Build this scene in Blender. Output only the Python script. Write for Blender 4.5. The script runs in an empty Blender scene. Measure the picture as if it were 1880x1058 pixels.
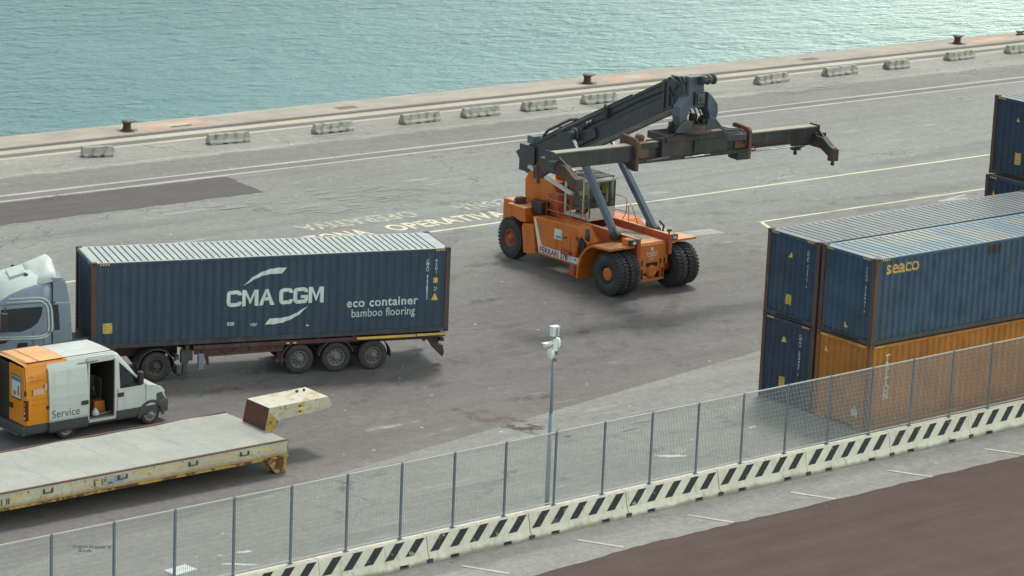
import bpy, bmesh, math, random
from mathutils import Vector, Matrix
random.seed(7)
R = math.radians
scene = bpy.context.scene
col = scene.collection

# ---------------------------------------------------------------- camera
H_CAM, PITCH, ROLL, YAW, FPX = 27.817, 0.247056, 0.0417444, 0.68182246, 5596.72
cam_d = bpy.data.cameras.new('camera')
cam = bpy.data.objects.new('camera', cam_d); col.objects.link(cam)
cam_d.sensor_width = 36.0
cam_d.lens = FPX / 1880.0 * 36.0
cam_d.clip_start = 1.0; cam_d.clip_end = 6000.0
_rt = Vector((1, 0, 0)); _fw = Vector((0, math.cos(PITCH), -math.sin(PITCH))); _up = _rt.cross(_fw)
_r2 = _rt * math.cos(ROLL) + _up * math.sin(ROLL)
_u2 = _up * math.cos(ROLL) - _rt * math.sin(ROLL)
_m = Matrix((_r2, _u2, -_fw)).transposed()
cam.matrix_world = Matrix.Translation((0, 0, H_CAM)) @ (Matrix.Rotation(-YAW, 3, 'Z') @ _m).to_4x4()
scene.camera = cam

# ---------------------------------------------------------------- light
SUN_ELEV, SUN_AZ = R(62), R(52)        # azimuth measured from +Y towards +X
w = bpy.data.worlds.new("World"); scene.world = w; w.use_nodes = True
nt = w.node_tree; bg = nt.nodes['Background']
sky = nt.nodes.new('ShaderNodeTexSky'); sky.sky_type = 'NISHITA'; sky.sun_disc = False
sky.sun_elevation = SUN_ELEV; sky.sun_rotation = SUN_AZ
sky.air_density = 1.3; sky.dust_density = 4.0; sky.ozone_density = 1.6; sky.altitude = 0
# thin bright overcast over the sky: a pale veil, brighter towards the sun's side, a bluer hole away from it
tc = nt.nodes.new('ShaderNodeTexCoord'); sx_ = nt.nodes.new('ShaderNodeSeparateXYZ'); nt.links.new(tc.outputs['Generated'], sx_.inputs[0])
at = nt.nodes.new('ShaderNodeMath'); at.operation = 'ARCTAN2'; nt.links.new(sx_.outputs[0], at.inputs[0]); nt.links.new(sx_.outputs[1], at.inputs[1])
cn = nt.nodes.new('ShaderNodeTexNoise'); cn.inputs['Scale'].default_value = 3.0; cn.inputs['Detail'].default_value = 4; nt.links.new(tc.outputs['Generated'], cn.inputs['Vector'])
ad = nt.nodes.new('ShaderNodeMath'); ad.operation = 'MULTIPLY_ADD'; nt.links.new(cn.outputs['Fac'], ad.inputs[0]); ad.inputs[1].default_value = .22; nt.links.new(at.outputs[0], ad.inputs[2])
mr = nt.nodes.new('ShaderNodeMapRange'); mr.interpolation_type = 'SMOOTHSTEP'; nt.links.new(ad.outputs[0], mr.inputs[0])
for i_, v_ in enumerate((R(39), R(60), 0., 1.)): mr.inputs[i_ + 1].default_value = v_
ml = nt.nodes.new('ShaderNodeMapRange'); ml.interpolation_type = 'SMOOTHSTEP'; nt.links.new(sx_.outputs[2], ml.inputs[0])
for i_, v_ in enumerate((.35, .75, 1., .04)): ml.inputs[i_ + 1].default_value = v_
low = nt.nodes.new('ShaderNodeMix'); low.data_type = 'RGBA'; nt.links.new(mr.outputs[0], low.inputs[0])
low.inputs[6].default_value = (4.9, 6.2, 6.0, 1); low.inputs[7].default_value = (18.5, 21., 18., 1)
veil = nt.nodes.new('ShaderNodeMix'); veil.data_type = 'RGBA'; nt.links.new(ml.outputs[0], veil.inputs[0])
veil.inputs[6].default_value = (3.1, 3.25, 3.15, 1); nt.links.new(low.outputs[2], veil.inputs[7])
mxs = nt.nodes.new('ShaderNodeMix'); mxs.data_type = 'RGBA'; mxs.inputs[0].default_value = .72
nt.links.new(sky.outputs[0], mxs.inputs[6]); nt.links.new(veil.outputs[2], mxs.inputs[7])
nt.links.new(mxs.outputs[2], bg.inputs['Color']); bg.inputs['Strength'].default_value = 0.14
sun_d = bpy.data.lights.new('sun', 'SUN'); sun = bpy.data.objects.new('sun', sun_d); col.objects.link(sun)
sun_d.energy = 2.0; sun_d.angle = R(12); sun_d.color = (1.0, 0.97, 0.88)
_d = Vector((math.sin(SUN_AZ) * math.cos(SUN_ELEV), math.cos(SUN_AZ) * math.cos(SUN_ELEV), math.sin(SUN_ELEV)))
sun.rotation_euler = _d.to_track_quat('Z', 'Y').to_euler(); sun.location = (60, 90, 60)
vs = scene.view_settings
vs.view_transform = 'Standard'; vs.look = 'None'; vs.exposure = 0.12; vs.gamma = 1.0
scene.cycles.use_denoising = True
scene.cycles.max_bounces = 6

# ---------------------------------------------------------------- materials
class NB:
    def __init__(s, name):
        s.m = bpy.data.materials.new(name); s.m.use_nodes = True
        s.nt = s.m.node_tree; s.p = s.nt.nodes['Principled BSDF']
        s.n = s.nt.nodes.new; s.l = s.nt.links.new
    def put(s, sock, v):
        if isinstance(v, bpy.types.NodeSocket): s.l(v, sock)
        elif isinstance(v, (tuple, list)) and len(v) == 3 and sock.type == 'RGBA': sock.default_value = (*v, 1)
        else: sock.default_value = v
    def coord(s, kind='Object'):
        if kind == 'Position': return s.n('ShaderNodeNewGeometry').outputs['Position']
        return s.n('ShaderNodeTexCoord').outputs[kind]
    def objrand(s): return s.n('ShaderNodeObjectInfo').outputs['Random']
    def mapping(s, v, scale=(1, 1, 1), rot=(0, 0, 0), loc=(0, 0, 0)):
        k = s.n('ShaderNodeMapping'); s.l(v, k.inputs[0]); s.put(k.inputs[1], loc)
        k.inputs[2].default_value = rot; k.inputs[3].default_value = scale; return k.outputs[0]
    def noise(s, v, scale, detail=4, rough=.55, dist=0):
        k = s.n('ShaderNodeTexNoise'); s.l(v, k.inputs['Vector']); k.inputs['Scale'].default_value = scale
        k.inputs['Detail'].default_value = detail; k.inputs['Roughness'].default_value = rough
        k.inputs['Distortion'].default_value = dist; return k.outputs['Fac']
    def voro(s, v, scale, feat='F1'):
        k = s.n('ShaderNodeTexVoronoi'); k.feature = feat; s.l(v, k.inputs['Vector']); k.inputs['Scale'].default_value = scale
        return k.outputs['Distance']
    def math(s, op, a, b=0.5, clamp=False):
        k = s.n('ShaderNodeMath'); k.operation = op; k.use_clamp = clamp; s.put(k.inputs[0], a); s.put(k.inputs[1], b); return k.outputs[0]
    def rng(s, v, a, b, c=0., d=1., smooth=True):
        k = s.n('ShaderNodeMapRange'); k.interpolation_type = 'SMOOTHSTEP' if smooth else 'LINEAR'; s.put(k.inputs[0], v)
        for i, x in enumerate((a, b, c, d)): s.put(k.inputs[i + 1], x)
        return k.outputs[0]
    def mix(s, f, a, b, mode='MIX'):
        k = s.n('ShaderNodeMix'); k.data_type = 'RGBA'; k.blend_type = mode; s.put(k.inputs[0], f); s.put(k.inputs[6], a); s.put(k.inputs[7], b)
        return k.outputs[2]
    def ramp(s, v, stops, interp='LINEAR'):
        k = s.n('ShaderNodeValToRGB'); k.color_ramp.interpolation = interp; s.l(v, k.inputs[0]); e = k.color_ramp.elements
        while len(e) < len(stops): e.new(.5)
        for x, (p, c) in zip(e, stops):
            x.position = p; x.color = (*c, 1) if len(c) == 3 else c
        return k.outputs[0]
    def sep(s, v):
        k = s.n('ShaderNodeSeparateXYZ'); s.l(v, k.inputs[0]); return k.outputs
    def gain(s, c, f):       # colour times a grey factor
        k = s.n('ShaderNodeVectorMath'); k.operation = 'SCALE'; s.put(k.inputs[0], c); s.put(k.inputs['Scale'], f); return k.outputs[0]
    def bump(s, h, strength=.3, dist=.02):
        k = s.n('ShaderNodeBump'); s.l(h, k.inputs['Height']); k.inputs['Strength'].default_value = strength; k.inputs['Distance'].default_value = dist
        s.l(k.outputs[0], s.p.inputs['Normal']); return k
    def done(s, color, rough=.5, metal=0., spec=.5):
        s.put(s.p.inputs['Base Color'], color); s.put(s.p.inputs['Roughness'], rough); s.put(s.p.inputs['Metallic'], metal)
        s.put(s.p.inputs['Specular IOR Level'], spec); return s.m

def paint(name, c, rough=.5, var=.18, rust=0., rust_c=(.12, .045, .02), dirt=.15, dirt_c=(.12, .10, .085), scale=1., metal=0., spec=.5, streak=True):
    b = NB(name); v = b.coord('Object')
    ofs = b.n('ShaderNodeVectorMath'); ofs.operation = 'ADD'; b.l(v, ofs.inputs[0])
    r = b.math('MULTIPLY', b.objrand(), 37.); b.l(r, ofs.inputs[1]); v = ofs.outputs[0]
    n1 = b.noise(v, 1.3 * scale, 5); n2 = b.noise(v, 9 * scale, 4)
    f = b.math('ADD', b.rng(n1, .3, .7, 1 - var, 1 + var, False), b.rng(n2, .3, .7, -var * .5, var * .5, False))
    cc = b.gain(c, f)
    if dirt:
        st = b.noise(b.mapping(v, (3 * scale, 3 * scale, .25 * scale)) if streak else v, 1.6, 5, .6)
        cc = b.mix(b.math('MULTIPLY', b.rng(st, .48, .75), dirt * 2.2, True), cc, dirt_c)
    if rust:
        st = b.noise(b.mapping(v, (2.2 * scale, 2.2 * scale, .8 * scale)), 2.1, 7, .68)
        fine = b.noise(v, 14 * scale, 3)
        k = b.math('ADD', st, b.math('MULTIPLY', b.math('SUBTRACT', fine, .5), .25))
        t = .74 - .34 * rust
        cc = b.mix(b.rng(k, t, t + .09), cc, b.mix(fine, rust_c, tuple(x * 2.2 for x in rust_c)))
    b.bump(n2, .08, .01)
    return b.done(cc, b.rng(n1, .3, .7, max(rough - .1, .05), min(rough + .12, 1), False), metal, spec)

def flat(name, c, rough=.6, metal=0., var=.08, spec=.5):
    b = NB(name); v = b.coord('Object'); n = b.noise(v, 4, 4)
    return b.done(b.gain(c, b.rng(n, .25, .75, 1 - var, 1 + var, False)), rough, metal, spec)

def glass(name, c=(.02, .03, .035), rough=.05):
    b = NB(name); b.p.inputs['IOR'].default_value = 1.5
    return b.done(c, rough, 0., .6)

# ---------------------------------------------------------------- mesh building
class MB:
    def __init__(s): s.bm = bmesh.new(); s.mi = 0; s.M = Matrix.Identity(4); s.mats = []
    def use(s, m):
        if m not in s.mats: s.mats.append(m)
        s.mi = s.mats.index(m); return s
    def face(s, pts):
        vs = [s.bm.verts.new(s.M @ Vector(p)) for p in pts]
        f = s.bm.faces.new(vs); f.material_index = s.mi; return f
    def box(s, x0, x1, y0, y1, z0, z1):
        v = [s.bm.verts.new(s.M @ Vector((x, y, z))) for x in (x0, x1) for y in (y0, y1) for z in (z0, z1)]
        for q in ((0, 1, 3, 2), (4, 6, 7, 5), (0, 4, 5, 1), (2, 3, 7, 6), (0, 2, 6, 4), (1, 5, 7, 3)):
            f = s.bm.faces.new([v[i] for i in q]); f.material_index = s.mi
        return s
    def prism(s, poly, axis, a, b):
        # poly in the two other axes (x: (y,z), y: (x,z), z: (x,y))
        def P(u, v, t): return (t, u, v) if axis == 'x' else (u, t, v) if axis == 'y' else (u, v, t)
        A = [s.bm.verts.new(s.M @ Vector(P(u, v, a))) for u, v in poly]; B = [s.bm.verts.new(s.M @ Vector(P(u, v, b))) for u, v in poly]
        n = len(poly)
        for fv in [A[::-1], B] + [[A[i], A[(i + 1) % n], B[(i + 1) % n], B[i]] for i in range(n)]:
            f = s.bm.faces.new(fv); f.material_index = s.mi
        return s
    def ring(s, c, u, v, r, n): return [s.bm.verts.new(s.M @ (c + u * (r * math.cos(2 * math.pi * i / n)) + v * (r * math.sin(2 * math.pi * i / n)))) for i in range(n)]
    def cyl(s, p, q, r, n=12, r2=None, caps=True):
        p, q = Vector(p), Vector(q); d = (q - p).normalized(); u = d.orthogonal().normalized(); v = d.cross(u)
        A = s.ring(p, u, v, r, n); B = s.ring(q, u, v, r if r2 is None else r2, n)
        for i in range(n):
            f = s.bm.faces.new([A[i], A[(i + 1) % n], B[(i + 1) % n], B[i]]); f.material_index = s.mi; f.smooth = True
        if caps:
            for c in (A[::-1], B):
                f = s.bm.faces.new(c); f.material_index = s.mi
        return s
    def tube(s, pts, r, n=6, closed=False):
        pts = [Vector(p) for p in pts]; rings = []
        for i, p in enumerate(pts):
            a = pts[i - 1] if (i or closed) else p; b = pts[(i + 1) % len(pts)] if (i < len(pts) - 1 or closed) else p
            d = (b - a).normalized(); ref = Vector((0, 0, 1)) if abs(d.z) < .9 else Vector((1, 0, 0))
            u = d.cross(ref).normalized(); v = d.cross(u); rings.append(s.ring(p, u, v, r, n))
        k = len(rings)
        for j in range(k if closed else k - 1):
            A, B = rings[j], rings[(j + 1) % k]
            for i in range(n):
                f = s.bm.faces.new([A[i], A[(i + 1) % n], B[(i + 1) % n], B[i]]); f.material_index = s.mi; f.smooth = True
        if not closed:
            for c in (rings[0], rings[-1]):
                f = s.bm.faces.new(c); f.material_index = s.mi
        return s
    def bar(s, p, q, wx, wz, up=(0, 0, 1)):
        p, q = Vector(p), Vector(q); d = (q - p).normalized(); u = d.cross(Vector(up)).normalized(); v = u.cross(d)
        A = [s.bm.verts.new(s.M @ (p + u * a * wx / 2 + v * b * wz / 2)) for a, b in ((-1, -1), (1, -1), (1, 1), (-1, 1))]
        B = [s.bm.verts.new(s.M @ (q + u * a * wx / 2 + v * b * wz / 2)) for a, b in ((-1, -1), (1, -1), (1, 1), (-1, 1))]
        for fv in [A[::-1], B] + [[A[i], A[(i + 1) % 4], B[(i + 1) % 4], B[i]] for i in range(4)]:
            f = s.bm.faces.new(fv); f.material_index = s.mi
        return s
    def lathe(s, prof, n=24, axis='y', c=(0, 0, 0), smooth=True, caps=True):
        # prof: (radius, position along the axis)
        c = Vector(c); ax = {'x': Vector((1, 0, 0)), 'y': Vector((0, 1, 0)), 'z': Vector((0, 0, 1))}[axis]
        u = {'x': Vector((0, 1, 0)), 'y': Vector((1, 0, 0)), 'z': Vector((1, 0, 0))}[axis]; v = ax.cross(u)
        rings = [s.ring(c + ax * h, u, v, max(r, 1e-4), n) for r, h in prof]
        for A, B in zip(rings, rings[1:]):
            for i in range(n):
                f = s.bm.faces.new([A[i], A[(i + 1) % n], B[(i + 1) % n], B[i]]); f.material_index = s.mi; f.smooth = smooth
        for c_ in ((rings[0], rings[-1]) if caps else ()):
            f = s.bm.faces.new(c_); f.material_index = s.mi
        return s
    def add_text(s, txt, size, M, bold=0., align='LEFT', spacing=1., sx=1.):
        vs, fs = text_geo(txt, size, bold, align, spacing)
        T = s.M @ M @ Matrix.Diagonal((sx, 1, 1, 1)); vv = [s.bm.verts.new(T @ Vector(p)) for p in vs]
        for f in fs:
            try: k = s.bm.faces.new([vv[i] for i in f]); k.material_index = s.mi
            except ValueError: pass
        return s
    def mesh(s, name):
        bmesh.ops.recalc_face_normals(s.bm, faces=s.bm.faces[:])
        me = bpy.data.meshes.new(name); s.bm.to_mesh(me); s.bm.free()
        for m in s.mats: me.materials.append(m)
        return me
    def build_each(s, name, mat=None, parent=None, bevel=0., axis=0, at=0.):
        # one object for each side of a pair
        other = MB(); other.mats = list(s.mats); other.bm = s.bm.copy()
        def keep(bm, sign): bmesh.ops.delete(bm, geom=[f for f in bm.faces if (f.calc_center_median()[axis] - at) * sign < 0], context='FACES')
        keep(s.bm, 1); keep(other.bm, -1)
        return [s.build(name, mat, parent, bevel), other.build(name, mat, parent, bevel)]
    def build(s, name, mat=None, parent=None, bevel=0., norecalc=False):
        if mat is not None and not s.mats: s.mats = [mat]
        me = s.mesh(name) if not norecalc else None
        if norecalc:
            me = bpy.data.meshes.new(name); s.bm.to_mesh(me); s.bm.free()
            for m in s.mats: me.materials.append(m)
        o = bpy.data.objects.new(name, me); col.objects.link(o)
        if parent is not None: o.parent = parent
        if bevel:
            k = o.modifiers.new('bevel', 'BEVEL'); k.width = bevel; k.segments = 2; k.limit_method = 'ANGLE'; k.angle_limit = R(40)
        return o

_tc = {}
def text_geo(txt, size, bold, align, spacing):
    key = (txt, size, bold, align, spacing)
    if key in _tc: return _tc[key]
    cu = bpy.data.curves.new('lettering_curve', 'FONT'); cu.body = txt; cu.size = size; cu.offset = bold * size; cu.align_x = align
    cu.space_character = spacing; cu.resolution_u = 3
    o = bpy.data.objects.new('lettering_curve', cu); col.objects.link(o)
    dg = bpy.context.evaluated_depsgraph_get(); e = o.evaluated_get(dg); me = e.to_mesh()
    r = ([v.co.copy() for v in me.vertices], [tuple(p.vertices) for p in me.polygons]); e.to_mesh_clear()
    bpy.data.objects.remove(o); bpy.data.curves.remove(cu); _tc[key] = r
    return r

def tag(o, label=None, cat=None, group=None, kind=None):
    if label: o['label'] = label
    if cat: o['category'] = cat
    if group: o['group'] = group
    if kind: o['kind'] = kind
    return o
def thing(name, label, cat, loc=(0, 0, 0), rz=0., group=None):
    o = bpy.data.objects.new(name, None); col.objects.link(o); o.location = loc; o.rotation_euler = (0, 0, rz); o.empty_display_size = .3
    return tag(o, label, cat, group)
def copy_tree(o, parent=None):
    c = o.copy(); col.objects.link(c)
    if parent is not None: c.parent = parent
    for ch in list(o.children): copy_tree(ch, c)
    return c
def place(me, name, parent, loc=(0, 0, 0), rot=(0, 0, 0)):
    o = bpy.data.objects.new(name, me); col.objects.link(o); o.parent = parent; o.location = loc; o.rotation_euler = rot; return o
# text standing on a wall that faces -y (reads along +x) / that faces -x (reads along -y) / lying on the ground
def on_front(x, y, z): return Matrix.Translation((x, y, z)) @ Matrix.Rotation(R(90), 4, 'X')
def on_left(x, y, z): return Matrix.Translation((x, y, z)) @ Matrix.Rotation(R(-90), 4, 'Z') @ Matrix.Rotation(R(90), 4, 'X')

# ---------------------------------------------------------------- shared materials
M_TYRE = paint('tyre_rubber', (.050, .043, .043), .85, .3, dirt=.3, dirt_c=(.10, .085, .075), streak=False, scale=2)
M_BLACK = flat('black_plastic', (.034, .031, .033), .55)
M_DARK = flat('grimy_steel_and_gap_shade', (.028, .023, .023), .9)  # also painted on as shade in slots, holes and the tank hollow
M_STEEL = paint('worn_steel', (.30, .31, .32), .45, .15, rust=.12, metal=.6, dirt=.2)
M_CHROME = flat('chromed_rod', (.75, .77, .78), .18, 1.)
M_GALV = paint('galvanised_steel', (.27, .32, .38), .5, .12, metal=.2, dirt=.1)
M_POST = paint('slate_grey_fence_post', (.15, .185, .235), .5, .12, metal=.1, dirt=.1)
M_WHITE = paint('white_marking_paint', (.70, .74, .72), .6, .1, dirt=.1)
M_YEL = paint('yellow_marking_paint', (.72, .48, .12), .6, .15, dirt=.1)
M_GLASS = glass('dark_glass')
M_RUSTY = paint('rusty_steel', (.14, .075, .05), .8, .35, rust=.4, rust_c=(.10, .04, .02), dirt=.3)

def tri_sheet(mb, pts, z): mb.face([(x, y, z) for x, y in pts])
# ================================================================ SETTING
def ragged(pts, amp=.06, step=.5):
    out = []
    for (x0, y0), (x1, y1) in zip(pts, pts[1:] + pts[:1]):
        d = math.hypot(x1 - x0, y1 - y0); n = max(1, min(160, int(d / step)))
        for i in range(n):
            t = i / n; out.append((x0 + (x1 - x0) * t + random.uniform(-amp, amp), y0 + (y1 - y0) * t + random.uniform(-amp, amp)))
    return out
SETTING = {}
def sheet(name, polys, z, mat, label=None):
    mb = MB()
    for p in polys: mb.face([(x, y, z) for x, y in p])
    o = mb.build(name, mat); o['kind'] = 'structure'
    if name != 'road': o.parent = SETTING['quay_coping' if name.startswith('quay_') else 'yard_ground']
    for f in o.data.polygons:
        if f.normal.z < 0: f.flip()
    return o
def rect(x0, x1, y0, y1): return [(x0, y0), (x1, y0), (x1, y1), (x0, y1)]

def ground_mat():
    b = NB('quay_yard_surface'); P = b.coord('Position'); X, Y, Z = b.sep(P)
    big = b.noise(P, .12, 4); mid = b.noise(P, .7, 5, .6); fine = b.noise(P, 5.5, 5, .75); grain = b.noise(P, 16, 3, .8)
    streak = b.noise(b.mapping(P, (.09, 1.1, 1), (0, 0, R(3))), 1.0, 6, .62)
    streak2 = b.noise(b.mapping(P, (.16, 2.6, 1), (0, 0, R(-16))), 1.0, 5, .6)
    yy = b.math('ADD', Y, b.rng(mid, .2, .8, -.35, .35, False))
    yy = b.math('ADD', yy, b.math('MULTIPLY', b.math('SUBTRACT', X, 60.), .0))
    def s(y): return (y - 55.) / 65.
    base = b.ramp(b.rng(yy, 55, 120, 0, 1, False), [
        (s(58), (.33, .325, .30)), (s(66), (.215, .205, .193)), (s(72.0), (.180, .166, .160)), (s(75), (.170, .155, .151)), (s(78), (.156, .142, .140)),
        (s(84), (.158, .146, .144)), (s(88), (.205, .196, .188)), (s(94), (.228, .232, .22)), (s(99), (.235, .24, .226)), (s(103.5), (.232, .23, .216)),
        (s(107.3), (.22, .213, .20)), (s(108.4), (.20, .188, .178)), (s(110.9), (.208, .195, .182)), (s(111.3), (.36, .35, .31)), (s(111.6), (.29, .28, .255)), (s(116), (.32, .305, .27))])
    edge = b.math('SUBTRACT', b.math('ADD', Y, b.rng(fine, .2, .8, -.10, .10, False)), b.math('MULTIPLY_ADD', X, .185))
    edge.node.inputs[1].links[0].from_node.inputs[2].default_value = 72.55 - 62 * .185
    lightc = b.mix(b.noise(P, .35, 5, .65), (.25, .245, .228), (.325, .325, .30))
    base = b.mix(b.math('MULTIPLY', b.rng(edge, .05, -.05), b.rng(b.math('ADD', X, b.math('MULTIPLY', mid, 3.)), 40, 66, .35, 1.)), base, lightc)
    c = b.gain(base, b.rng(streak, .25, .75, .78, 1.02, False))
    mot = b.noise(P, 2.6, 6, .72, .4); c = b.gain(c, b.rng(mot, .28, .72, .80, 1.20, False))
    c = b.gain(c, b.rng(big, .3, .7, .90, 1.10, False))
    c = b.gain(c, b.rng(mid, .25, .75, .93, 1.07, False))
    c = b.gain(c, b.rng(fine, .25, .75, .80, 1.20, False))
    c = b.gain(c, b.rng(grain, .2, .8, .80, 1.20, False))
    # dark brownish rubbed-in tyre tracks
    trk = b.noise(b.mapping(P, (.045, .55, 1), (0, 0, R(-19)), (3, 1, 0)), 1.0, 5, .6)
    c = b.mix(b.math('MULTIPLY', b.rng(trk, .52, .72), .45), c, (.115, .105, .105))
    # pale scrapes left by dragged steel
    c = b.mix(b.math('MULTIPLY', b.rng(b.math('MULTIPLY', b.rng(streak2, .54, .70), b.rng(b.noise(P, .3, 3), .52, .66)), .05, .7), .55), c, (.42, .43, .40))
    # hairline cracks
    wv = b.n('ShaderNodeVectorMath'); wv.operation = 'ADD'; b.l(P, wv.inputs[0]); wn = b.n('ShaderNodeTexNoise'); wn.inputs['Scale'].default_value = .6; wn.inputs['Detail'].default_value = 5; b.l(P, wn.inputs['Vector']); ws_ = b.n('ShaderNodeVectorMath'); ws_.operation = 'SCALE'; b.l(wn.outputs['Color'], ws_.inputs[0]); ws_.inputs['Scale'].default_value = 3.; b.l(ws_.outputs[0], wv.inputs[1])
    ck = b.voro(wv.outputs[0], .16, 'DISTANCE_TO_EDGE'); c = b.mix(b.math('MULTIPLY', b.rng(ck, .002, .010, .7, 0.), b.rng(big, .46, .60)), c, (.085, .078, .072))
    # oil drips and rust spots
    sp = b.noise(P, 1.9, 4, .7); c = b.mix(b.math('MULTIPLY', b.rng(sp, .70, .80), .6), c, (.075, .065, .062))
    rs = b.noise(b.mapping(P, (.5, 1.4, 1), (0, 0, 0), (9, 4, 0)), .8, 4, .6); c = b.mix(b.math('MULTIPLY', b.rng(rs, .68, .82), .35), c, (.24, .17, .13))
    # scattered pale specks
    vo = b.voro(P, 1.35); n3 = b.noise(b.mapping(P, (1, 1, 1), (0, 0, 0), (50, 3, 0)), 1.35, 1)
    c = b.mix(b.math('MULTIPLY', b.rng(b.math('ADD', vo, b.math('MULTIPLY', b.math('SUBTRACT', n3, .5), -.25)), .035, .055, .75, 0.), 1.), c, (.52, .53, .50))
    b.bump(b.math('ADD', fine, grain), .22, .012)
    return b.done(c, b.rng(mid, .3, .7, .62, .82, False), 0, .4)
M_GROUND = ground_mat()

def asphalt(name, c, streak_rot=0., gr=.16, rough=.8, spec=.35):
    b = NB(name); P = b.coord('Position')
    st = b.noise(b.mapping(P, (.10, 1.6, 1), (0, 0, streak_rot)), 1., 6, .62); mid = b.noise(P, .8, 5); fine = b.noise(P, 6, 5, .75); gn = b.noise(P, 18, 3, .8)
    cc = b.gain(c, b.rng(st, .25, .75, .84, 1.16, False)); cc = b.gain(cc, b.rng(mid, .3, .7, .92, 1.08, False))
    cc = b.gain(cc, b.rng(fine, .2, .8, 1 - gr, 1 + gr, False)); cc = b.gain(cc, b.rng(gn, .2, .8, 1 - gr, 1 + gr, False))
    vo = b.voro(P, 1.1); cc = b.mix(b.rng(vo, .02, .035, .6, 0.), cc, (.38, .36, .34))
    b.bump(fine, .3, .01); return b.done(cc, rough, 0, spec)

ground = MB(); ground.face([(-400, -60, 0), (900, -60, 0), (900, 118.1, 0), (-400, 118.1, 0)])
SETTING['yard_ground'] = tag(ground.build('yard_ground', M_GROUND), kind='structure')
# quay coping: a real block with a face down to the water
b = NB('quay_coping_concrete'); P = b.coord('Position')
n1 = b.noise(P, .5, 6, .6); n2 = b.noise(P, 9, 4, .65); n3 = b.noise(b.mapping(P, (.12, 1.5, 1)), 1, 5)
cc = b.gain((.37, .33, .285), b.rng(n1, .25, .75, .82, 1.18, False)); cc = b.gain(cc, b.rng(n2, .2, .8, .88, 1.12, False)); cc = b.gain(cc, b.rng(n3, .3, .7, .9, 1.1, False))
cx = b.math('FRACT', b.math('MULTIPLY', b.sep(P)[0], 1 / 7.5)); cc = b.mix(b.rng(b.math('ABSOLUTE', b.math('SUBTRACT', cx, .5)), .0015, .004, .5, 0.), cc, (.16, .14, .12))
b.bump(n2, .2, .02); M_COPING = b.done(cc, .8, 0, .3)
mb = MB(); mb.box(-400, 900, 116.35, 118.55, -6, .06); SETTING['quay_coping'] = tag(mb.build('quay_coping', M_COPING, bevel=.05), kind='structure')
M_GROOVE = asphalt('rail_groove_grit', (.15, .135, .12), gr=.3); M_STRIP = asphalt('rail_concrete_strip', (.46, .42, .35), gr=.2)
M_GREYSTRIP = asphalt('channel_strip_grey', (.17, .16, .15))
sheet('crane_rail_bed', [ragged(rect(-100, 400, 115.98, 116.33), .03, .6)], .004, M_GROOVE)
sheet('crane_rail_strip', [rect(-100, 400, 115.3, 116.0), rect(-100, 400, 114.28, 114.62)], .004, M_STRIP)
sheet('crane_rail_channel', [ragged(rect(-100, 400, 114.66, 115.28), .03, 1.)], .004, M_GREYSTRIP)
mb = MB(); mb.box(-100, 400, 116.2, 116.25, .004, .02); mb.box(-100, 400, 114.93, 114.98, .004, .012); tag(mb.build('crane_rail', paint('worn_rail_head', (.16, .14, .125), .6, .2, rust=.1), SETTING['yard_ground']), kind='structure')
# double painted line with a rail between (inland crane rail)
M_OLDWHITE = asphalt('old_white_line', (.42, .42, .38), gr=.22)
sheet('inland_rail_line', [ragged(rect(-100, 400, 108.02, 108.24), .03, .8), ragged(rect(-100, 400, 107.12, 107.34), .03, .8)], .004, M_OLDWHITE)
sheet('inland_rail_bed', [ragged(rect(-100, 400, 107.37, 108.0), .02, 1.)], .004, asphalt('inland_rail_grit', (.17, .165, .155), gr=.3))
M_PATCH = asphalt('dark_asphalt_patch', (.098, .086, .084), gr=.22)
sheet('asphalt_patch', [ragged([(-40, 103.4), (58.1, 103.55), (70.5, 103.66), (70.87, 106.95), (-40, 106.95)], .07, .35)], .004, M_PATCH)
M_LINE = asphalt('cream_line_paint', (.66, .61, .46), gr=.10)
sheet('yard_line', [ragged(rect(20, 160, 94.36, 94.52), .012, .5), ragged(rect(85.45, 160, 89.2, 89.34), .012, .5),
                    ragged([(85.5, 89.33), (83.9, 85.5), (84.03, 85.45), (85.65, 89.2)], .01, .4)], .004, M_LINE)
sheet('parking_line', [[(x, 61.98), (x + .12, 62.0), (x + .83, 60.82), (x + .70, 60.78)] for x in (36.4, 40.6, 44.75, 48.9, 53.02, 57.18, 61.28, 65.4, 69.7, 73.9, 78.1)], .012, asphalt('worn_parking_paint', (.50, .485, .42), gr=.22))
sheet('yard_marking', [[(95.3, 88.35), (96.9, 88.2), (96.9, 88.38), (96.2, 88.5), (97.4, 88.75), (97.3, 88.9), (95.9, 88.62), (95.25, 88.5)]], .004, M_OLDWHITE)
# the asphalt road in the foreground
M_ROAD = asphalt('maroon_asphalt', (.094, .061, .056), gr=.14, rough=.85, spec=.25)
rd = [(-200, -59)] + [(320, -59), (320, 63.5)] + [(x, (60.3 + (x - 50) * .09 if x < 54.5 else 60.70 + (x - 54.5) * .012) + random.uniform(-.045, .045)) for x in [v * .4 for v in range(240, 75, -1)]] + [(-200, 40.)]
sheet('road', [rd], .004, M_ROAD)
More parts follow.
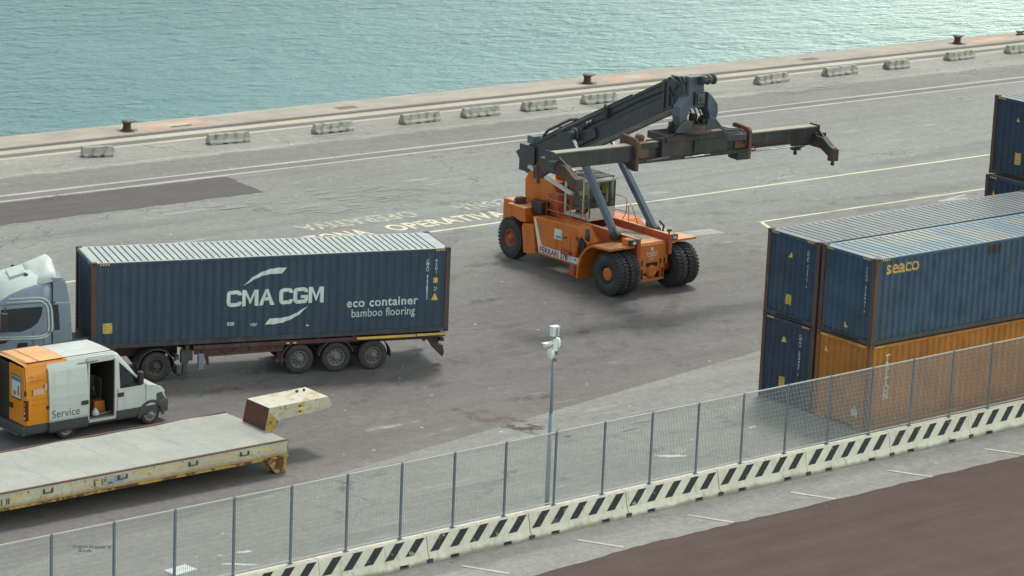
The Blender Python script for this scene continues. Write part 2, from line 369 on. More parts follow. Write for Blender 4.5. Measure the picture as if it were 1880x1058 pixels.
# concrete covers and patches on the yard
M_COVER = asphalt('pale_concrete_cover', (.36, .375, .36))
sheet('concrete_cover', [ragged([(81.0, 88.75), (82.9, 88.5), (82.85, 89.35), (81.05, 89.55)], .01, .4), ragged([(79.3, 88.9), (80.8, 88.7), (81.6, 92.2), (80.0, 92.4)], .02, .4)], .004, M_COVER)
M_HATCH = asphalt('rusty_hatch_metal', (.19, .13, .09))
sheet('quay_hatch', [rect(x, x + 1.15, 116.55 + .3, 117.35 + .1) for x in (74.3, 83.8, 114.6)], .064, M_HATCH)
M_PINK = asphalt('faded_red_paint', (.50, .33, .25), gr=.15)
sheet('quay_marking', [ragged(rect(x, x + 3.4, 116.65, 117.95), .05, .4) for x in (72.9, 100.6, 128.0)], .064, M_PINK)
sheet('quay_marking', [ragged(rect(x, x + 1.2, 117.0, 117.6), .05, .4) for x in (74.3, 102.0, 129.4)], .068, M_STRIP)
M_RSTAIN = asphalt('rust_stain', (.20, .14, .11))
def blob(cx, cy, rx, ry, rot=0., n=26, amp=.25):
    c, s_ = math.cos(rot), math.sin(rot); o = []
    for i in range(n):
        a = 2 * math.pi * i / n; k = 1 + random.uniform(-amp, amp); u, v = rx * k * math.cos(a), ry * k * math.sin(a)
        o.append((cx + u * c - v * s_, cy + u * s_ + v * c))
    return o
b = NB('dried_mud_stain'); P = b.coord('Position'); nn = b.noise(P, 2.2, 6, .65)
tr = b.n('ShaderNodeBsdfTransparent'); mx = b.n('ShaderNodeMixShader'); out = b.nt.nodes['Material Output']
b.done(b.gain((.21, .15, .125), b.rng(b.noise(P, 14, 3), .2, .8, .8, 1.2, False)), .85, 0, .3)
b.l(b.rng(nn, .44, .62, 0., .5), mx.inputs[0]); b.l(tr.outputs[0], mx.inputs[1]); b.l(b.p.outputs[0], mx.inputs[2]); b.l(mx.outputs[0], out.inputs[0]); M_MUD = b.m
sheet('mud_stain', [blob(58.5, 72.1, 2.0, .7, R(-75)), blob(58.9, 70.9, 1.2, .5, R(-60))], .004, M_MUD)
# rubbed-in tyre marks: pairs of long curved bands
b = NB('tyre_mark_rubber'); P = b.coord('Position'); nn = b.noise(P, 1.1, 5, .65)
tr = b.n('ShaderNodeBsdfTransparent'); mx = b.n('ShaderNodeMixShader'); out = b.nt.nodes['Material Output']
b.done(b.gain((.085, .075, .072), b.rng(b.noise(P, 14, 3), .2, .8, .8, 1.2, False)), .8, 0, .3)
b.l(b.rng(nn, .42, .70, 0., .18), mx.inputs[0]); b.l(tr.outputs[0], mx.inputs[1]); b.l(b.p.outputs[0], mx.inputs[2]); b.l(mx.outputs[0], out.inputs[0]); M_MARK = b.m
def arc_band(cx, cy, r, a0, a1, wd):
    n = 40; A = [(cx + r * math.cos(R(a0 + (a1 - a0) * i / n)), cy + r * math.sin(R(a0 + (a1 - a0) * i / n))) for i in range(n + 1)]
    B = [(cx + (r + wd) * math.cos(R(a0 + (a1 - a0) * i / n)), cy + (r + wd) * math.sin(R(a0 + (a1 - a0) * i / n))) for i in range(n + 1)]
    return A + B[::-1]
mk = []
for cx, cy, r, a0, a1 in ((62, 92, 13.5, -95, -10), (66, 60, 19, 60, 125), (80, 72, 12, 95, 170), (88, 96, 9, 190, 290), (58, 110, 22, -80, -30), (100, 120, 30, 215, 262), (70, 100, 30, -112, -70)):
    for d in (0, 2.1):
        mk.append(arc_band(cx, cy, r + d, a0, a1, .55))
for i_, m_ in enumerate(mk): sheet('tyre_mark', [m_], .008 + .0012 * i_, M_MARK)
# pale scuffs, chalky dust round the blocks, white paint spills
b = NB('pale_scuff'); P = b.coord('Position'); nn = b.noise(b.mapping(P, (.35, 1.8, 1), (0, 0, R(8))), 1.6, 6, .68); n4 = b.noise(P, 5, 4, .7)
tr = b.n('ShaderNodeBsdfTransparent'); mx = b.n('ShaderNodeMixShader'); out = b.nt.nodes['Material Output']
b.done(b.gain((.36, .375, .345), b.rng(n4, .2, .8, .85, 1.15, False)), .8, 0, .3)
b.l(b.rng(nn, .46, .66, 0., .75), mx.inputs[0]); b.l(tr.outputs[0], mx.inputs[1]); b.l(b.p.outputs[0], mx.inputs[2]); b.l(mx.outputs[0], out.inputs[0]); M_SCUFF = b.m
for i_, (x_, y_, rx, ry, ro) in enumerate(((74.2, 101.3, 2.6, 1.5, -20), (71.0, 99.8, 2.2, .9, -12), (109.5, 111.0, 3.6, 1.1, -6), (79.5, 112.0, 2.5, .45, 0), (103.0, 112.2, 3.0, .5, 0), (68.2, 102.0, 2.5, .4, -8), (61.5, 69.6, 1.4, .3, 12))):
    sheet('scuff', [blob(x_, y_, rx, ry, R(ro), 30, .2)], .0285 + .0011 * i_, M_SCUFF)
M_SPILL = asphalt('white_paint_spill', (.60, .62, .59), gr=.15)
sheet('paint_spill', [blob(60.7, 66.6, .42, .14, R(-30), 22, .35), blob(44.55, 66.1, .22, .09, R(-10)), blob(65.0, 67.6, .20, .07, R(10)), blob(43.9, 65.3, .5, .06, R(-38))], .004, M_SPILL)
# dark oil and damp spots
b = NB('oil_spot'); P = b.coord('Position'); nn = b.noise(P, 3.2, 5, .65)
tr = b.n('ShaderNodeBsdfTransparent'); mx = b.n('ShaderNodeMixShader'); out = b.nt.nodes['Material Output']
b.done((.055, .047, .046), .6, 0, .4); b.l(b.rng(nn, .42, .62, 0., .38), mx.inputs[0]); b.l(tr.outputs[0], mx.inputs[1]); b.l(b.p.outputs[0], mx.inputs[2]); b.l(mx.outputs[0], out.inputs[0]); M_OIL = b.m
rr = random.Random(11)
for i_ in range(34):
    x_, y_ = rr.uniform(48, 100), rr.uniform(66, 107); s_ = rr.uniform(.12, .5)
    sheet('oil_spot', [blob(x_, y_, s_ * rr.uniform(1, 2.2), s_ * .55, R(rr.uniform(-25, 25)), 18, .3)], .040 + .0007 * i_, M_OIL)
# black scribbled marks on the concrete
mb = MB(); mb.add_text('SS=EBET', .30, Matrix.Translation((40.75, 68.85, .005)) @ Matrix.Rotation(R(-35), 4, 'Z'), .02); mb.add_text('SIA', .30, Matrix.Translation((40.7, 68.5, .005)) @ Matrix.Rotation(R(-35), 4, 'Z'), .02)
tag(mb.build('ground_marking', flat('black_spray_paint', (.03, .028, .028), .8), SETTING['yard_ground']), kind='structure')
# ZONA OPERATIVA, once readable from this side and once from the quay
mb = MB()
def gtext(t, x0, x1, y0, h, flip=False):
    vs_, _ = text_geo(t, 1., .03, 'LEFT', 1.08); mxx = max(v.x for v in vs_); mnx = min(v.x for v in vs_); cap = .70
    S = Matrix.Diagonal(((x1 - x0) / (mxx - mnx), h / cap, 1, 1))
    M = Matrix.Translation((x0, y0, .006)) @ S @ Matrix.Translation((-mnx, 0, 0)) if not flip else \
        Matrix.Translation((x1, y0 + h, .006)) @ Matrix.Rotation(math.pi, 4, 'Z') @ S @ Matrix.Translation((-mnx, 0, 0))
    mb.add_text(t, 1., M, .03, 'LEFT', 1.08)
gtext('ZONA', 67.25, 70.15, 95.22, 1.0); gtext('OPERATIVA', 71.15, 77.1, 95.22, 1.0)
b = NB('worn_ground_lettering'); P = b.coord('Position'); nn = b.noise(P, 6, 5, .7)
b.done(b.mix(b.rng(nn, .55, .68, 0, .8), (.66, .61, .46), (.24, .24, .22)), .75, 0, .3)
tag(mb.build('ground_lettering', b.m, SETTING['yard_ground']), kind='structure')
mb = MB(); gtext('ZONA', 75.85, 78.75, 96.85, .95, True); gtext('OPERATIVA', 68.0, 73.75, 96.9, .95, True)
b = NB('faded_ground_lettering'); P = b.coord('Position'); nn = b.noise(P, 5, 5, .7)
b.done(b.mix(b.rng(nn, .42, .62, .1, .9), (.57, .53, .42), (.21, .21, .20)), .75, 0, .3)
tag(mb.build('ground_lettering', b.m, SETTING['yard_ground']), kind='structure')

# water
b = NB('harbour_water'); P = b.coord('Position')
v1 = b.mapping(P, (.55, 1.0, 1), (0, 0, R(20))); w1 = b.noise(v1, .8, 3, .5, .6); w2 = b.noise(b.mapping(P, (.7, 1.2, 1), (0, 0, R(-25))), 2.3, 4, .6, .5); w3 = b.noise(P, .10, 3, .5)
h = b.math('ADD', b.math('MULTIPLY', w1, 1.0), b.math('MULTIPLY', w2, .55)); wp = b.noise(b.mapping(P, (.018, .05, 1), (0, 0, R(12))), 1., 4, .55); h = b.math('MULTIPLY', h, b.rng(wp, .32, .68, .55, 1.35)); k = b.bump(h, 1.0, .75)
pat = b.noise(b.mapping(P, (.02, .03, 1), (0, 0, R(15))), 1., 4, .55)
b.p.inputs['IOR'].default_value = 1.33
M_WATER = b.done(b.mix(pat, (.026, .145, .170), (.045, .19, .200)), .05, 0, .5)
mb = MB(); mb.face([(-1500, 118.3, -2.3), (2500, 118.3, -2.3), (2500, 2500, -2.3), (-1500, 2500, -2.3)]); tag(mb.build('harbour_water', M_WATER), kind='structure')
# ================================================================ CONTAINERS
CW = 2.438
def corr(x, pitch, d, x0):
    # depth (inwards) of a trapezoid corrugation at x
    t = ((x - x0) / pitch) % 1.0
    if t < .26: return 0.
    if t < .50: return d * (t - .26) / .24
    if t < .76: return d
    return d * (1 - (t - .76) / .24)
def corr_breaks(a, b, pitch, x0):
    o = [a]; k = math.floor((a - x0) / pitch) - 1
    while True:
        for t in (0., .26, .50, .76):
            x = x0 + (k + t) * pitch
            if x >= b - 1e-4: return o + [b]
            if x > o[-1] + 1e-4: o.append(x)
        k += 1
def wall_text(mb, fn, face, L, pitch, d, x0, lift=.006):
    """fn(tmp) draws flat shapes in (u, v, 0); they are cut at the corrugation's bends and pressed onto the wall."""
    t = MB(); fn(t)
    bm = t.bm; us = [v.co.x for v in bm.verts]
    if not us: return
    for x in corr_breaks(min(us), max(us), pitch, x0)[1:-1]:
        bmesh.ops.bisect_plane(bm, geom=bm.verts[:] + bm.edges[:] + bm.faces[:], plane_co=(x, 0, 0), plane_no=(1, 0, 0), dist=1e-5)
    mp = {}
    for v in bm.verts:
        dep = corr(v.co.x, pitch, d, x0) - lift
        if face == 'front': p = (v.co.x, -CW / 2 + .03 + dep, v.co.y)
        else: p = (-L / 2 + .035 + dep, v.co.x, v.co.y)
        mp[v] = mb.bm.verts.new(p)
    idx = [mb.mats.index(m) for m in t.mats] if t.mats else None
    for f in bm.faces:
        k = mb.bm.faces.new([mp[v] for v in f.verts]); k.material_index = idx[f.material_index] if idx else mb.mi
    bm.free()

def container(name, label, loc, rz, mats, L=12.192, H=2.85, front=None, left=None, group=None, tunnel=False, rib=.2165, depth=.036):
    """Empty at the centre of the base. Local -y is the long side, local -x the end."""
    t = thing(name, label, 'container', loc, rz, group); mw, mroof, mgroove, mpost = mats[:4]
    a, hw = L / 2, CW / 2; zb, zt = .16, H - .11
    PITCH, D = .2805, depth
    # corrugated long sides
    for s in (-1, 1):
        mb = MB().use(mw); bs = corr_breaks(-a + .17, a - .17, PITCH, -a + .17)
        for x0, x1 in zip(bs, bs[1:]):
            y0 = s * (hw - .03 - corr(x0, PITCH, D, -a + .17)); y1 = s * (hw - .03 - corr(x1 - 1e-6, PITCH, D, -a + .17))
            mb.face([(x0, y0, zb), (x1, y1, zb), (x1, y1, zt), (x0, y0, zt)])
        mb.build('side_wall', parent=t)
    # corrugated front end (local -x) and door end (local +x)
    EP, ED = .262, .055
    mb = MB().use(mw); bs = corr_breaks(-hw + .15, hw - .15, EP, -hw + .15)
    for y0, y1 in zip(bs, bs[1:]):
        x0 = -a + .035 + corr(y0, EP, ED, -hw + .15); x1 = -a + .035 + corr(y1 - 1e-6, EP, ED, -hw + .15)
        mb.face([(x0, y0, zb), (x1, y1, zb), (x1, y1, zt), (x0, y0, zt)])
    mb.build('end_wall', parent=t)
    for s in (-1, 1):
        mb = MB().use(mw); lo, hi = (-hw + .12, -.01) if s < 0 else (.01, hw - .12)
        mb.box(a - .075, a - .045, lo, hi, .16, H - .14)
        for k in range(5): mb.box(a - .044, a - .028, lo + .08, hi - .08, .28 + k * .48, .28 + k * .48 + .22)
        dr = mb.build('door', parent=t)
        rod = MB().use(M_GALV)
        for yy in (.28, .78): rod.cyl((a - .012, lo + yy * (hi - lo), .12), (a - .012, lo + yy * (hi - lo), H - .12), .018, 6)
        rod.box(a - .02, a - .002, (lo + hi) / 2 - .2, (lo + hi) / 2 + .2, 1.02, 1.08); rod.build('lock_rod', parent=dr)
    # rails, posts, castings
    mb = MB().use(mw)
    for s in (-1, 1):
        y0, y1 = sorted((s * hw, s * (hw - .06))); mb.box(-a + .16, a - .16, y0, y1, zt, H - .03)
    mb.box(-a, -a + .06, -hw + .16, hw - .16, H - .13, H - .02); mb.box(a - .08, a, -hw + .16, hw - .16, H - .15, H - .02)
    mb.build('top_rail', parent=t)
    mb = MB().use(mats[4] if len(mats) > 4 else mw)
    for s in (-1, 1):
        y0, y1 = sorted((s * (hw - .004), s * (hw - .07))); mb.box(-a + .16, a - .16, y0, y1, .025, .172)
        y0, y1 = sorted((s * (hw + .002), s * (hw - .05))); mb.box(-a + .18, a - .18, y0, y1, .158, .176)
    mb.box(-a + .004, -a + .07, -hw + .16, hw - .16, .02, .17); mb.box(a - .07, a - .004, -hw + .16, hw - .16, .02, .15)
    if tunnel:   # dark forklift slot / twistlock gap under the end wall
        mb.use(M_DARK); mb.box(-a + .001, -a + .02, -.62, .62, .045, .13)
    mb.build('bottom_rail', parent=t)
    for sx in (-1, 1):
        for sy in (-1, 1):
            mb = MB().use(mpost); x0, x1 = sorted((sx * a, sx * (a - .165))); y0, y1 = sorted((sy * hw, sy * (hw - .15)))
            mb.box(x0, x1, y0, y1, .12, H - .12); mb.build('corner_post', parent=t)
            for z in (0., H - .118):
                mb = MB().use(mpost); x0, x1 = sorted((sx * (a + .003), sx * (a - .178))); y0, y1 = sorted((sy * (hw + .003), sy * (hw - .162)))
                mb.box(x0, x1, y0, y1, z, z + .118); mb.use(M_DARK)
                yc = (y0 + y1) / 2; xc = (x0 + x1) / 2; f = sy * (hw + .0045)
                for axis in (0, 1):
                    pts = [(.028 * math.cos(q * R(45)), .045 * math.sin(q * R(45))) for q in range(8)]
                    if axis == 0: mb.face([(xc + u * 1.6, f, z + .06 + v * .7) for u, v in pts])
                    else: mb.face([(sx * (a + .0045), yc + u * 1.3, z + .06 + v * .7) for u, v in pts])
                mb.build('corner_casting', parent=t, norecalc=True)
    # roof: flat margins and a pressed rib field
    mb = MB().use(mroof); zr = H - .025; gz = .024; mg = .13
    x0f, x1f = -a + .34, a - .34; n = int((x1f - x0f) / rib); p = (x1f - x0f) / n; gw = .062 if rib < .25 else .085
    mb.face([(-a + .05, -hw + .05, zr), (a - .05, -hw + .05, zr), (a - .05, -hw + mg, zr), (-a + .05, -hw + mg, zr)])
    mb.face([(-a + .05, hw - mg, zr), (a - .05, hw - mg, zr), (a - .05, hw - .05, zr), (-a + .05, hw - .05, zr)])
    y0, y1 = -hw + mg, hw - mg
    mb.face([(-a + .05, y0, zr), (x0f, y0, zr), (x0f, y1, zr), (-a + .05, y1, zr)])
    for i in range(n):
        xa = x0f + i * p; xb = xa + gw; xc = xa + p; m1, m2 = xa + gw * .3, xa + gw * .7
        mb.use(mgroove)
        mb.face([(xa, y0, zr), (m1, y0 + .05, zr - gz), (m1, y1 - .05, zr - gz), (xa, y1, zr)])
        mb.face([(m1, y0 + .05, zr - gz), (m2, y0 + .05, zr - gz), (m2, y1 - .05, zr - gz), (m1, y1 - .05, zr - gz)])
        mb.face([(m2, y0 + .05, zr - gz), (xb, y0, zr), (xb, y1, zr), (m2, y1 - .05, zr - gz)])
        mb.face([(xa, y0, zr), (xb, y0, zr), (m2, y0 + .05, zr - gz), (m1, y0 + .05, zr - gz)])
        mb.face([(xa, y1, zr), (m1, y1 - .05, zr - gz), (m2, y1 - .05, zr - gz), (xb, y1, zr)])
        mb.use(mroof); mb.face([(xb, y0, zr), (xc, y0, zr), (xc, y1, zr), (xb, y1, zr)])
    mb.face([(x1f, y0, zr), (a - .05, y0, zr), (a - .05, y1, zr), (x1f, y1, zr)])
    mb.build('roof', parent=t)
    mb = MB().use(M_DARK); mb.box(-a + .1, a - .1, -hw + .1, hw - .1, .13, .15); mb.build('floor', parent=t)
    # lettering pressed on the walls
    for face, fn, nm in ((front or [])and[('front', f, n_) for f, n_ in front]) + ((left or [])and[('left', f, n_) for f, n_ in left]):
        mb = MB()
        for m in (M_WHITE, M_YEL, M_BLACK, M_SEACO, M_SIGNW): mb.use(m)
        if face == 'front': wall_text(mb, lambda q: fn(q, a), face, L, PITCH, D, -a + .17)
        else: wall_text(mb, lambda q: fn(q, a), face, L, EP, ED, -hw + .15)
        o = mb.build(nm, parent=t, norecalc=True)
        # make every letter face outwards
        me = o.data; want = Vector((0, -1, 0)) if face == 'front' else Vector((-1, 0, 0))
        for f in me.polygons:
            if f.normal.dot(want) < 0: f.flip()
    # yellow hazard dashes at the top corners
    mb = MB().use(M_YEL)
    for s in (-1, 1):
        for k in range(4):
            y = s * (hw - .27 - k * .085); mb.face([(-a - .004, y, H - .10), (-a - .004, y + .045, H - .10), (-a - .004, y + .065, H - .035), (-a - .004, y + .02, H - .035)])
            x = s * (a - .27 - k * .085); mb.face([(x, -hw - .004, H - .10), (x + .045, -hw - .004, H - .10), (x + .065, -hw - .004, H - .04), (x + .02, -hw - .004, H - .04)])
    mb.build('hazard_marking', parent=t, norecalc=True)
    return t

M_SEACO = paint('seaco_yellow', (.66, .42, .10), .6, .15, dirt=.15)
M_SIGNW = paint('pale_lettering', (.62, .67, .66), .6, .12, dirt=.12)
def navy(name, c, rust=.06, var=.22): return paint(name, c, .45, var, rust=rust, dirt=.25, dirt_c=(.085, .085, .09), scale=1.)
NAVY = navy('navy_container_paint', (.032, .056, .096), .03, .10)
BLUE2 = navy('blue_container_paint', (.027, .062, .112), .10)
BLUE3 = navy('dark_blue_container_paint', (.024, .048, .090), .05)
BLUE4 = navy('mid_blue_container_paint', (.036, .078, .130), .20)
BLUE5 = navy('far_stack_blue_paint', (.026, .050, .092), .14)  # even dark blue for the far stack containers
OCHRE = paint('ochre_container_paint', (.44, .165, .026), .5, .2, rust=.16, dirt=.25, dirt_c=(.20, .09, .03))
POST = paint('rust_brown_post', (.105, .055, .045), .7, .25, rust=.35, rust_c=(.10, .038, .02), dirt=.2)
POSTO = paint('rusty_ochre_post', (.22, .085, .03), .7, .25, rust=.30, dirt=.2)
ROOF_PALE = paint('pale_weathered_roof', (.40, .435, .425), .45, .12, rust=.06, rust_c=(.25, .15, .08), dirt=.12, dirt_c=(.40, .36, .28), streak=False)
ROOF_GREY = paint('grey_weathered_roof', (.19, .215, .225), .42, .08, rust=.03, rust_c=(.3, .18, .1), dirt=.12, dirt_c=(.33, .31, .28), streak=False)
ROOF_BLUE = paint('sky_blue_weathered_roof', (.19, .255, .29), .45, .18, rust=.42, rust_c=(.30, .19, .105), dirt=.70, dirt_c=(.33, .31, .25), streak=False)
def patchy_roof(name, base, tan, rust, k):
    b = NB(name); v = b.coord('Object'); w1 = b.noise(b.mapping(v, (.55, .28, 1), (0, 0, R(8)), (k, 2, 0)), 1.2, 6, .66, .4); w2 = b.noise(b.mapping(v, (1.1, .30, 1), (0, 0, R(6)), (4, k, 0)), 1.5, 6, .68, .3); n3 = b.noise(v, 7, 4)
    c = b.mix(b.rng(w1, .47, .58, 0, .85), base, tan); c = b.mix(b.rng(w2, .57, .65, 0, .9), c, b.mix(n3, rust, tuple(x * 1.7 for x in rust))); c = b.gain(c, b.rng(n3, .2, .8, .88, 1.12, False))
    return b.done(c, .5, 0, .4)
ROOF_BLUE = patchy_roof('patchy_sky_blue_roof', (.17, .25, .295), (.31, .295, .245), (.20, .115, .06), 3.)
ROOF_GREY = patchy_roof('patchy_grey_roof', (.165, .19, .20), (.215, .22, .215), (.15, .115, .085), 9.)
GR_PALE = flat('shaded_grimy_roof_groove', (.10, .125, .15), .7); GR_GREY = flat('shaded_grimy_groove', (.10, .115, .14), .7); GR_BLUE = flat('shaded_grimy_blue_groove', (.09, .14, .18), .7)  # grooves darkened: rib shadow lines painted in along with gathered grime
RAILB = paint('scuffed_bottom_rail', (.05, .052, .06), .6, .3, rust=.22, dirt=.3)

# --- lettering helpers working in wall coordinates (u along the wall, v up)
def T2(x, y): return Matrix.Translation((x, y, 0))
def arc_pts(cx, cy, rx, ry, a0, a1, n): return [(cx + rx * math.cos(R(a0 + (a1 - a0) * i / n)), cy + ry * math.sin(R(a0 + (a1 - a0) * i / n))) for i in range(n + 1)]
def outline_C(w, h, t, gap=.30):
    r = .26 * h; ri = max(r - t, .02)
    o = [(w, h * (1 - gap))] + arc_pts(w - r, h - r, r, r, 0, 90, 5) + arc_pts(r, h - r, r, r, 90, 180, 5) + arc_pts(r, r, r, r, 180, 270, 5) + arc_pts(w - r, r, r, r, 270, 360, 5) + [(w, h * gap)]
    i = [(w - t, h * gap)] + arc_pts(w - t - ri, t + ri, ri, ri, 360, 270, 4) + arc_pts(t + ri, t + ri, ri, ri, 270, 180, 4) + arc_pts(t + ri, h - t - ri, ri, ri, 180, 90, 4) + arc_pts(w - t - ri, h - t - ri, ri, ri, 90, 0, 4) + [(w - t, h * (1 - gap))]
    return o + i
def outline_G(w, h, t):
    r = .26 * h; ri = max(r - t, .02); m = .52 * h
    o = [(w, h * .70)] + arc_pts(w - r, h - r, r, r, 0, 90, 5) + arc_pts(r, h - r, r, r, 90, 180, 5) + arc_pts(r, r, r, r, 180, 270, 5) + arc_pts(w - r, r, r, r, 270, 360, 5) + [(w, m), (w * .50, m), (w * .50, m - t * .85), (w - t, m - t * .85)]
    i = arc_pts(w - t - ri, t + ri, ri, ri, 360, 270, 4) + arc_pts(t + ri, t + ri, ri, ri, 270, 180, 4) + arc_pts(t + ri, h - t - ri, ri, ri, 180, 90, 4) + arc_pts(w - t - ri, h - t - ri, ri, ri, 90, 0, 4) + [(w - t, h * .70)]
    return o + i
def outline_M(w, h, t):
    s = t * .98
    return [(0, 0), (s, 0), (s, h * .70), (w / 2 - t * .12, h * .14), (w / 2 + t * .12, h * .14), (w - s, h * .70), (w - s, 0), (w, 0), (w, h), (w - s * 1.1, h), (w / 2, h * .42), (s * 1.1, h), (0, h)]
def polys_A(w, h, t):
    s = t * 1.12; c = w / 2; q = .20 * w; z = .30 * h; k = t * .9
    def xl(y): return (c - q * .55) * y / h
    def xi(y): return s + (c - s) * y / (h * .86)
    L_ = [(0, 0), (s, 0), (xi(z), z), (xi(z + k), z + k), (c, h * .80), (c, h), (c - q * .5, h)]
    return [L_, [(w - x, y) for x, y in L_][::-1], [(xi(z), z), (w - xi(z), z), (w - xi(z + k), z + k), (xi(z + k), z + k)]]
def poly(q, pts, dx=0., dy=0.): q.face([(x + dx, y + dy, 0) for x, y in pts])
def tri_sign(q, x, y, s):
    q.use(M_YEL); q.face([(x - s / 2, y, 0), (x + s / 2, y, 0), (x, y + s * 1.05, 0)])
def vnum(q, x, y, top, txt, size, m=None):
    """characters one under another, from the top down"""
    q.use(m or M_SIGNW); n = len(txt); st = (top - y) / max(n - 1, 1)
    for i, ch in enumerate(txt):
        if ch != ' ': q.add_text(ch, size, T2(x, top - st * i), .012, 'CENTER')
def caution(q, x, y, w, h):
    q.use(M_YEL); q.face([(x, y, 0), (x + w, y, 0), (x + w, y + h, 0), (x, y + h, 0)])
    q.use(M_BLACK)
    for i, (tx, sz) in enumerate((('CAUTION', .068), ('9FT 6', .075), ('HIGH', .075), ('CONTAINER', .055))):
        q.add_text(tx, sz * w / .31, Matrix.Translation((x + w / 2, y + h * (.80 - .235 * i), -.004)), .015, 'CENTER')

def cma_brand(q, a):
    q.use(M_WHITE); h, t = .545, .125; x = -a + 4.50; z = 1.215
    ws = (('C', .98), ('M', 1.08), ('A', 1.04), (' ', .28), ('C', .92), ('G', .98), ('M', 1.02)); tot = sum(w for _, w in ws) + .045 * 5; k = 3.30 / tot
    ws = [(c, w * k) for c, w in ws]
    for c, w_ in ws:
        if c == 'C': poly(q, outline_C(w_, h, t), x, z)
        elif c == 'G': poly(q, outline_G(w_, h, t), x, z)
        elif c == 'M': poly(q, outline_M(w_, h, t), x, z)
        elif c == 'A':
            for p in polys_A(w_, h, t): poly(q, p, x, z)
        x += w_ + (.045 * k if c != ' ' else 0)
    def swoosh(pts): poly(q, [(-a + u, v - 1.2) for u, v in pts])
    up = [(5.06, 3.10), (5.32, 3.36), (5.60, 3.52), (5.92, 3.63), (6.22, 3.67), (6.52, 3.655), (6.34, 3.46), (6.02, 3.47), (5.72, 3.43), (5.42, 3.31)]
    swoosh(up); cx, cy = 6.16, 2.71
    swoosh([(2 * cx - u, 2 * cy - v) for u, v in up])
def cma_words(q, a):
    q.use(M_SIGNW)
    q.add_text('eco container', .415, Matrix.Translation((-a + 8.60, 1.02, 0)) @ Matrix.Diagonal((1, 1, 1, 1)), .022, 'LEFT', 1.10, 1.0)
    q.add_text('bamboo flooring', .385, Matrix.Translation((-a + 8.78, .66, 0)), .004, 'LEFT', 1.02, 1.0)
def fit_words(t, size, bold, sp, width):
    vs_, _ = text_geo(t, size, bold, 'LEFT', sp); return width / (max(v.x for v in vs_) - min(v.x for v in vs_))
def cma_words(q, a):
    q.use(M_SIGNW)
    for t, sz, bd, sp, x, z, wd in (('eco container', .42, .022, 1.10, 8.60, 1.00, 2.50), ('bamboo flooring', .40, .003, 1.02, 8.77, .65, 2.22)):
        q.add_text(t, sz, T2(-a + x, z), bd, 'LEFT', sp, fit_words(t, sz, bd, sp, wd))
def cma_small(q, a):
    vnum(q, -a + 11.40, 1.28, 2.42, 'CMAU 4192882', .145); vnum(q, -a + 11.40, 1.15, 1.15, '2', .15)
def cma_type(q, a): vnum(q, -a + 11.70, 2.02, 2.42, '45G1', .145)
def cma_height(q, a):
    q.use(M_YEL); q.face([(-a + 11.62, 1.70, 0), (-a + 11.77, 1.70, 0), (-a + 11.77, 1.88, 0), (-a + 11.62, 1.88, 0)])
def cma_height2(q, a):
    q.use(M_SIGNW); q.add_text('9.6', .10, T2(-a + 11.70, 1.50), .02, 'CENTER'); q.add_text('FT', .09, T2(-a + 11.69, 1.41), .02, 'CENTER')
def cma_tri(q, a): tri_sign(q, -a + 11.68, 1.10, .25)
def cma_020(q, a): q.use(M_SIGNW); q.add_text('020', .16, T2(-a + 4.52, .585), .03)
def cma_vbf(q, a): q.use(M_SIGNW); q.add_text('VBF', .15, T2(-a + 5.30, .52), .01)
def cma_chip(q, a): q.use(M_WHITE); q.face([(-a + 7.22, .44, 0), (-a + 7.31, .42, 0), (-a + 7.31, .46, 0), (-a + 7.22, .49, 0)])
def cma_caution(q, a): caution(q, -a + .385, .525, .31, .345)
def end_plain(q, a):
    q.use(M_YEL); q.face([(.06, 1.35, 0), (.12, 1.35, 0), (.12, 1.44, 0), (.06, 1.44, 0)])
    q.use(M_SEACO); q.face([(.07, .42, 0), (.115, .42, 0), (.115, .66, 0), (.07, .66, 0)])

# end walls are seen from -x, so wall u = local y, mirrored text is turned by using -u
def mir(fn):
    def g(q, a):
        t = MB()
        for m in (M_WHITE, M_YEL, M_BLACK, M_SEACO, M_SIGNW): t.use(m)
        fn(t, a)
        mp = {v: q.bm.verts.new((-v.co.x, v.co.y, 0)) for v in t.bm.verts}
        for m in t.mats: q.use(m)
        ix = [q.mats.index(m) for m in t.mats]
        for f in t.bm.faces: k = q.bm.faces.new([mp[v] for v in f.verts]); k.material_index = ix[f.material_index]
        t.bm.free()
    return g
HZ = 2.85
def E_num(x, y, top, txt, y2, chk, sz=.115):
    def f(q, a):
        vnum(q, x, y, top, txt, sz)
        if chk: vnum(q, x, y2, y2, chk, sz + .005)
    return (mir(f), 'number_lettering')
def E_tri(x, y, s_=.19): return (mir(lambda q, a: tri_sign(q, x, y, s_)), 'warning_triangle')
def E_cau(x, y, w_, h_): return (mir(lambda q, a: caution(q, x, y, w_, h_)), 'caution_label')
def E_rect(x0, x1, z0, z1, m, nm): return (mir(lambda q, a: (q.use(m), q.face([(x0, z0, 0), (x1, z0, 0), (x1, z1, 0), (x0, z1, 0)]))), nm)
END_CMA_TOP = [E_tri(-.15, 2.06), E_cau(-.24, .50, .26, .33), E_num(.63, 1.42, 2.38, 'CMAU 435912', 1.22, '5')]
END_CMA_LOW = [E_tri(-.22, 2.06), E_cau(-.34, .55, .26, .33), E_num(.55, 1.30, 2.40, 'CMAU 508447', 1.10, '1')]
END_SEA = [E_tri(-.02, .36), E_num(.79, 1.20, 2.42, 'SEGU 528841', 1.02, '3')]
END_OCH = [E_tri(-.80, 2.22), E_num(.71, 1.35, 2.40, 'TCNU 83041', 0, '', .105), E_rect(.52, .80, .40, .64, M_SIGNW, 'data_plate'), E_rect(.58, .74, .645, .72, M_YEL, 'data_label')]
END_FAR_TOP = [E_tri(-.08, 2.05, .2), E_cau(-.12, .52, .3, .42)]
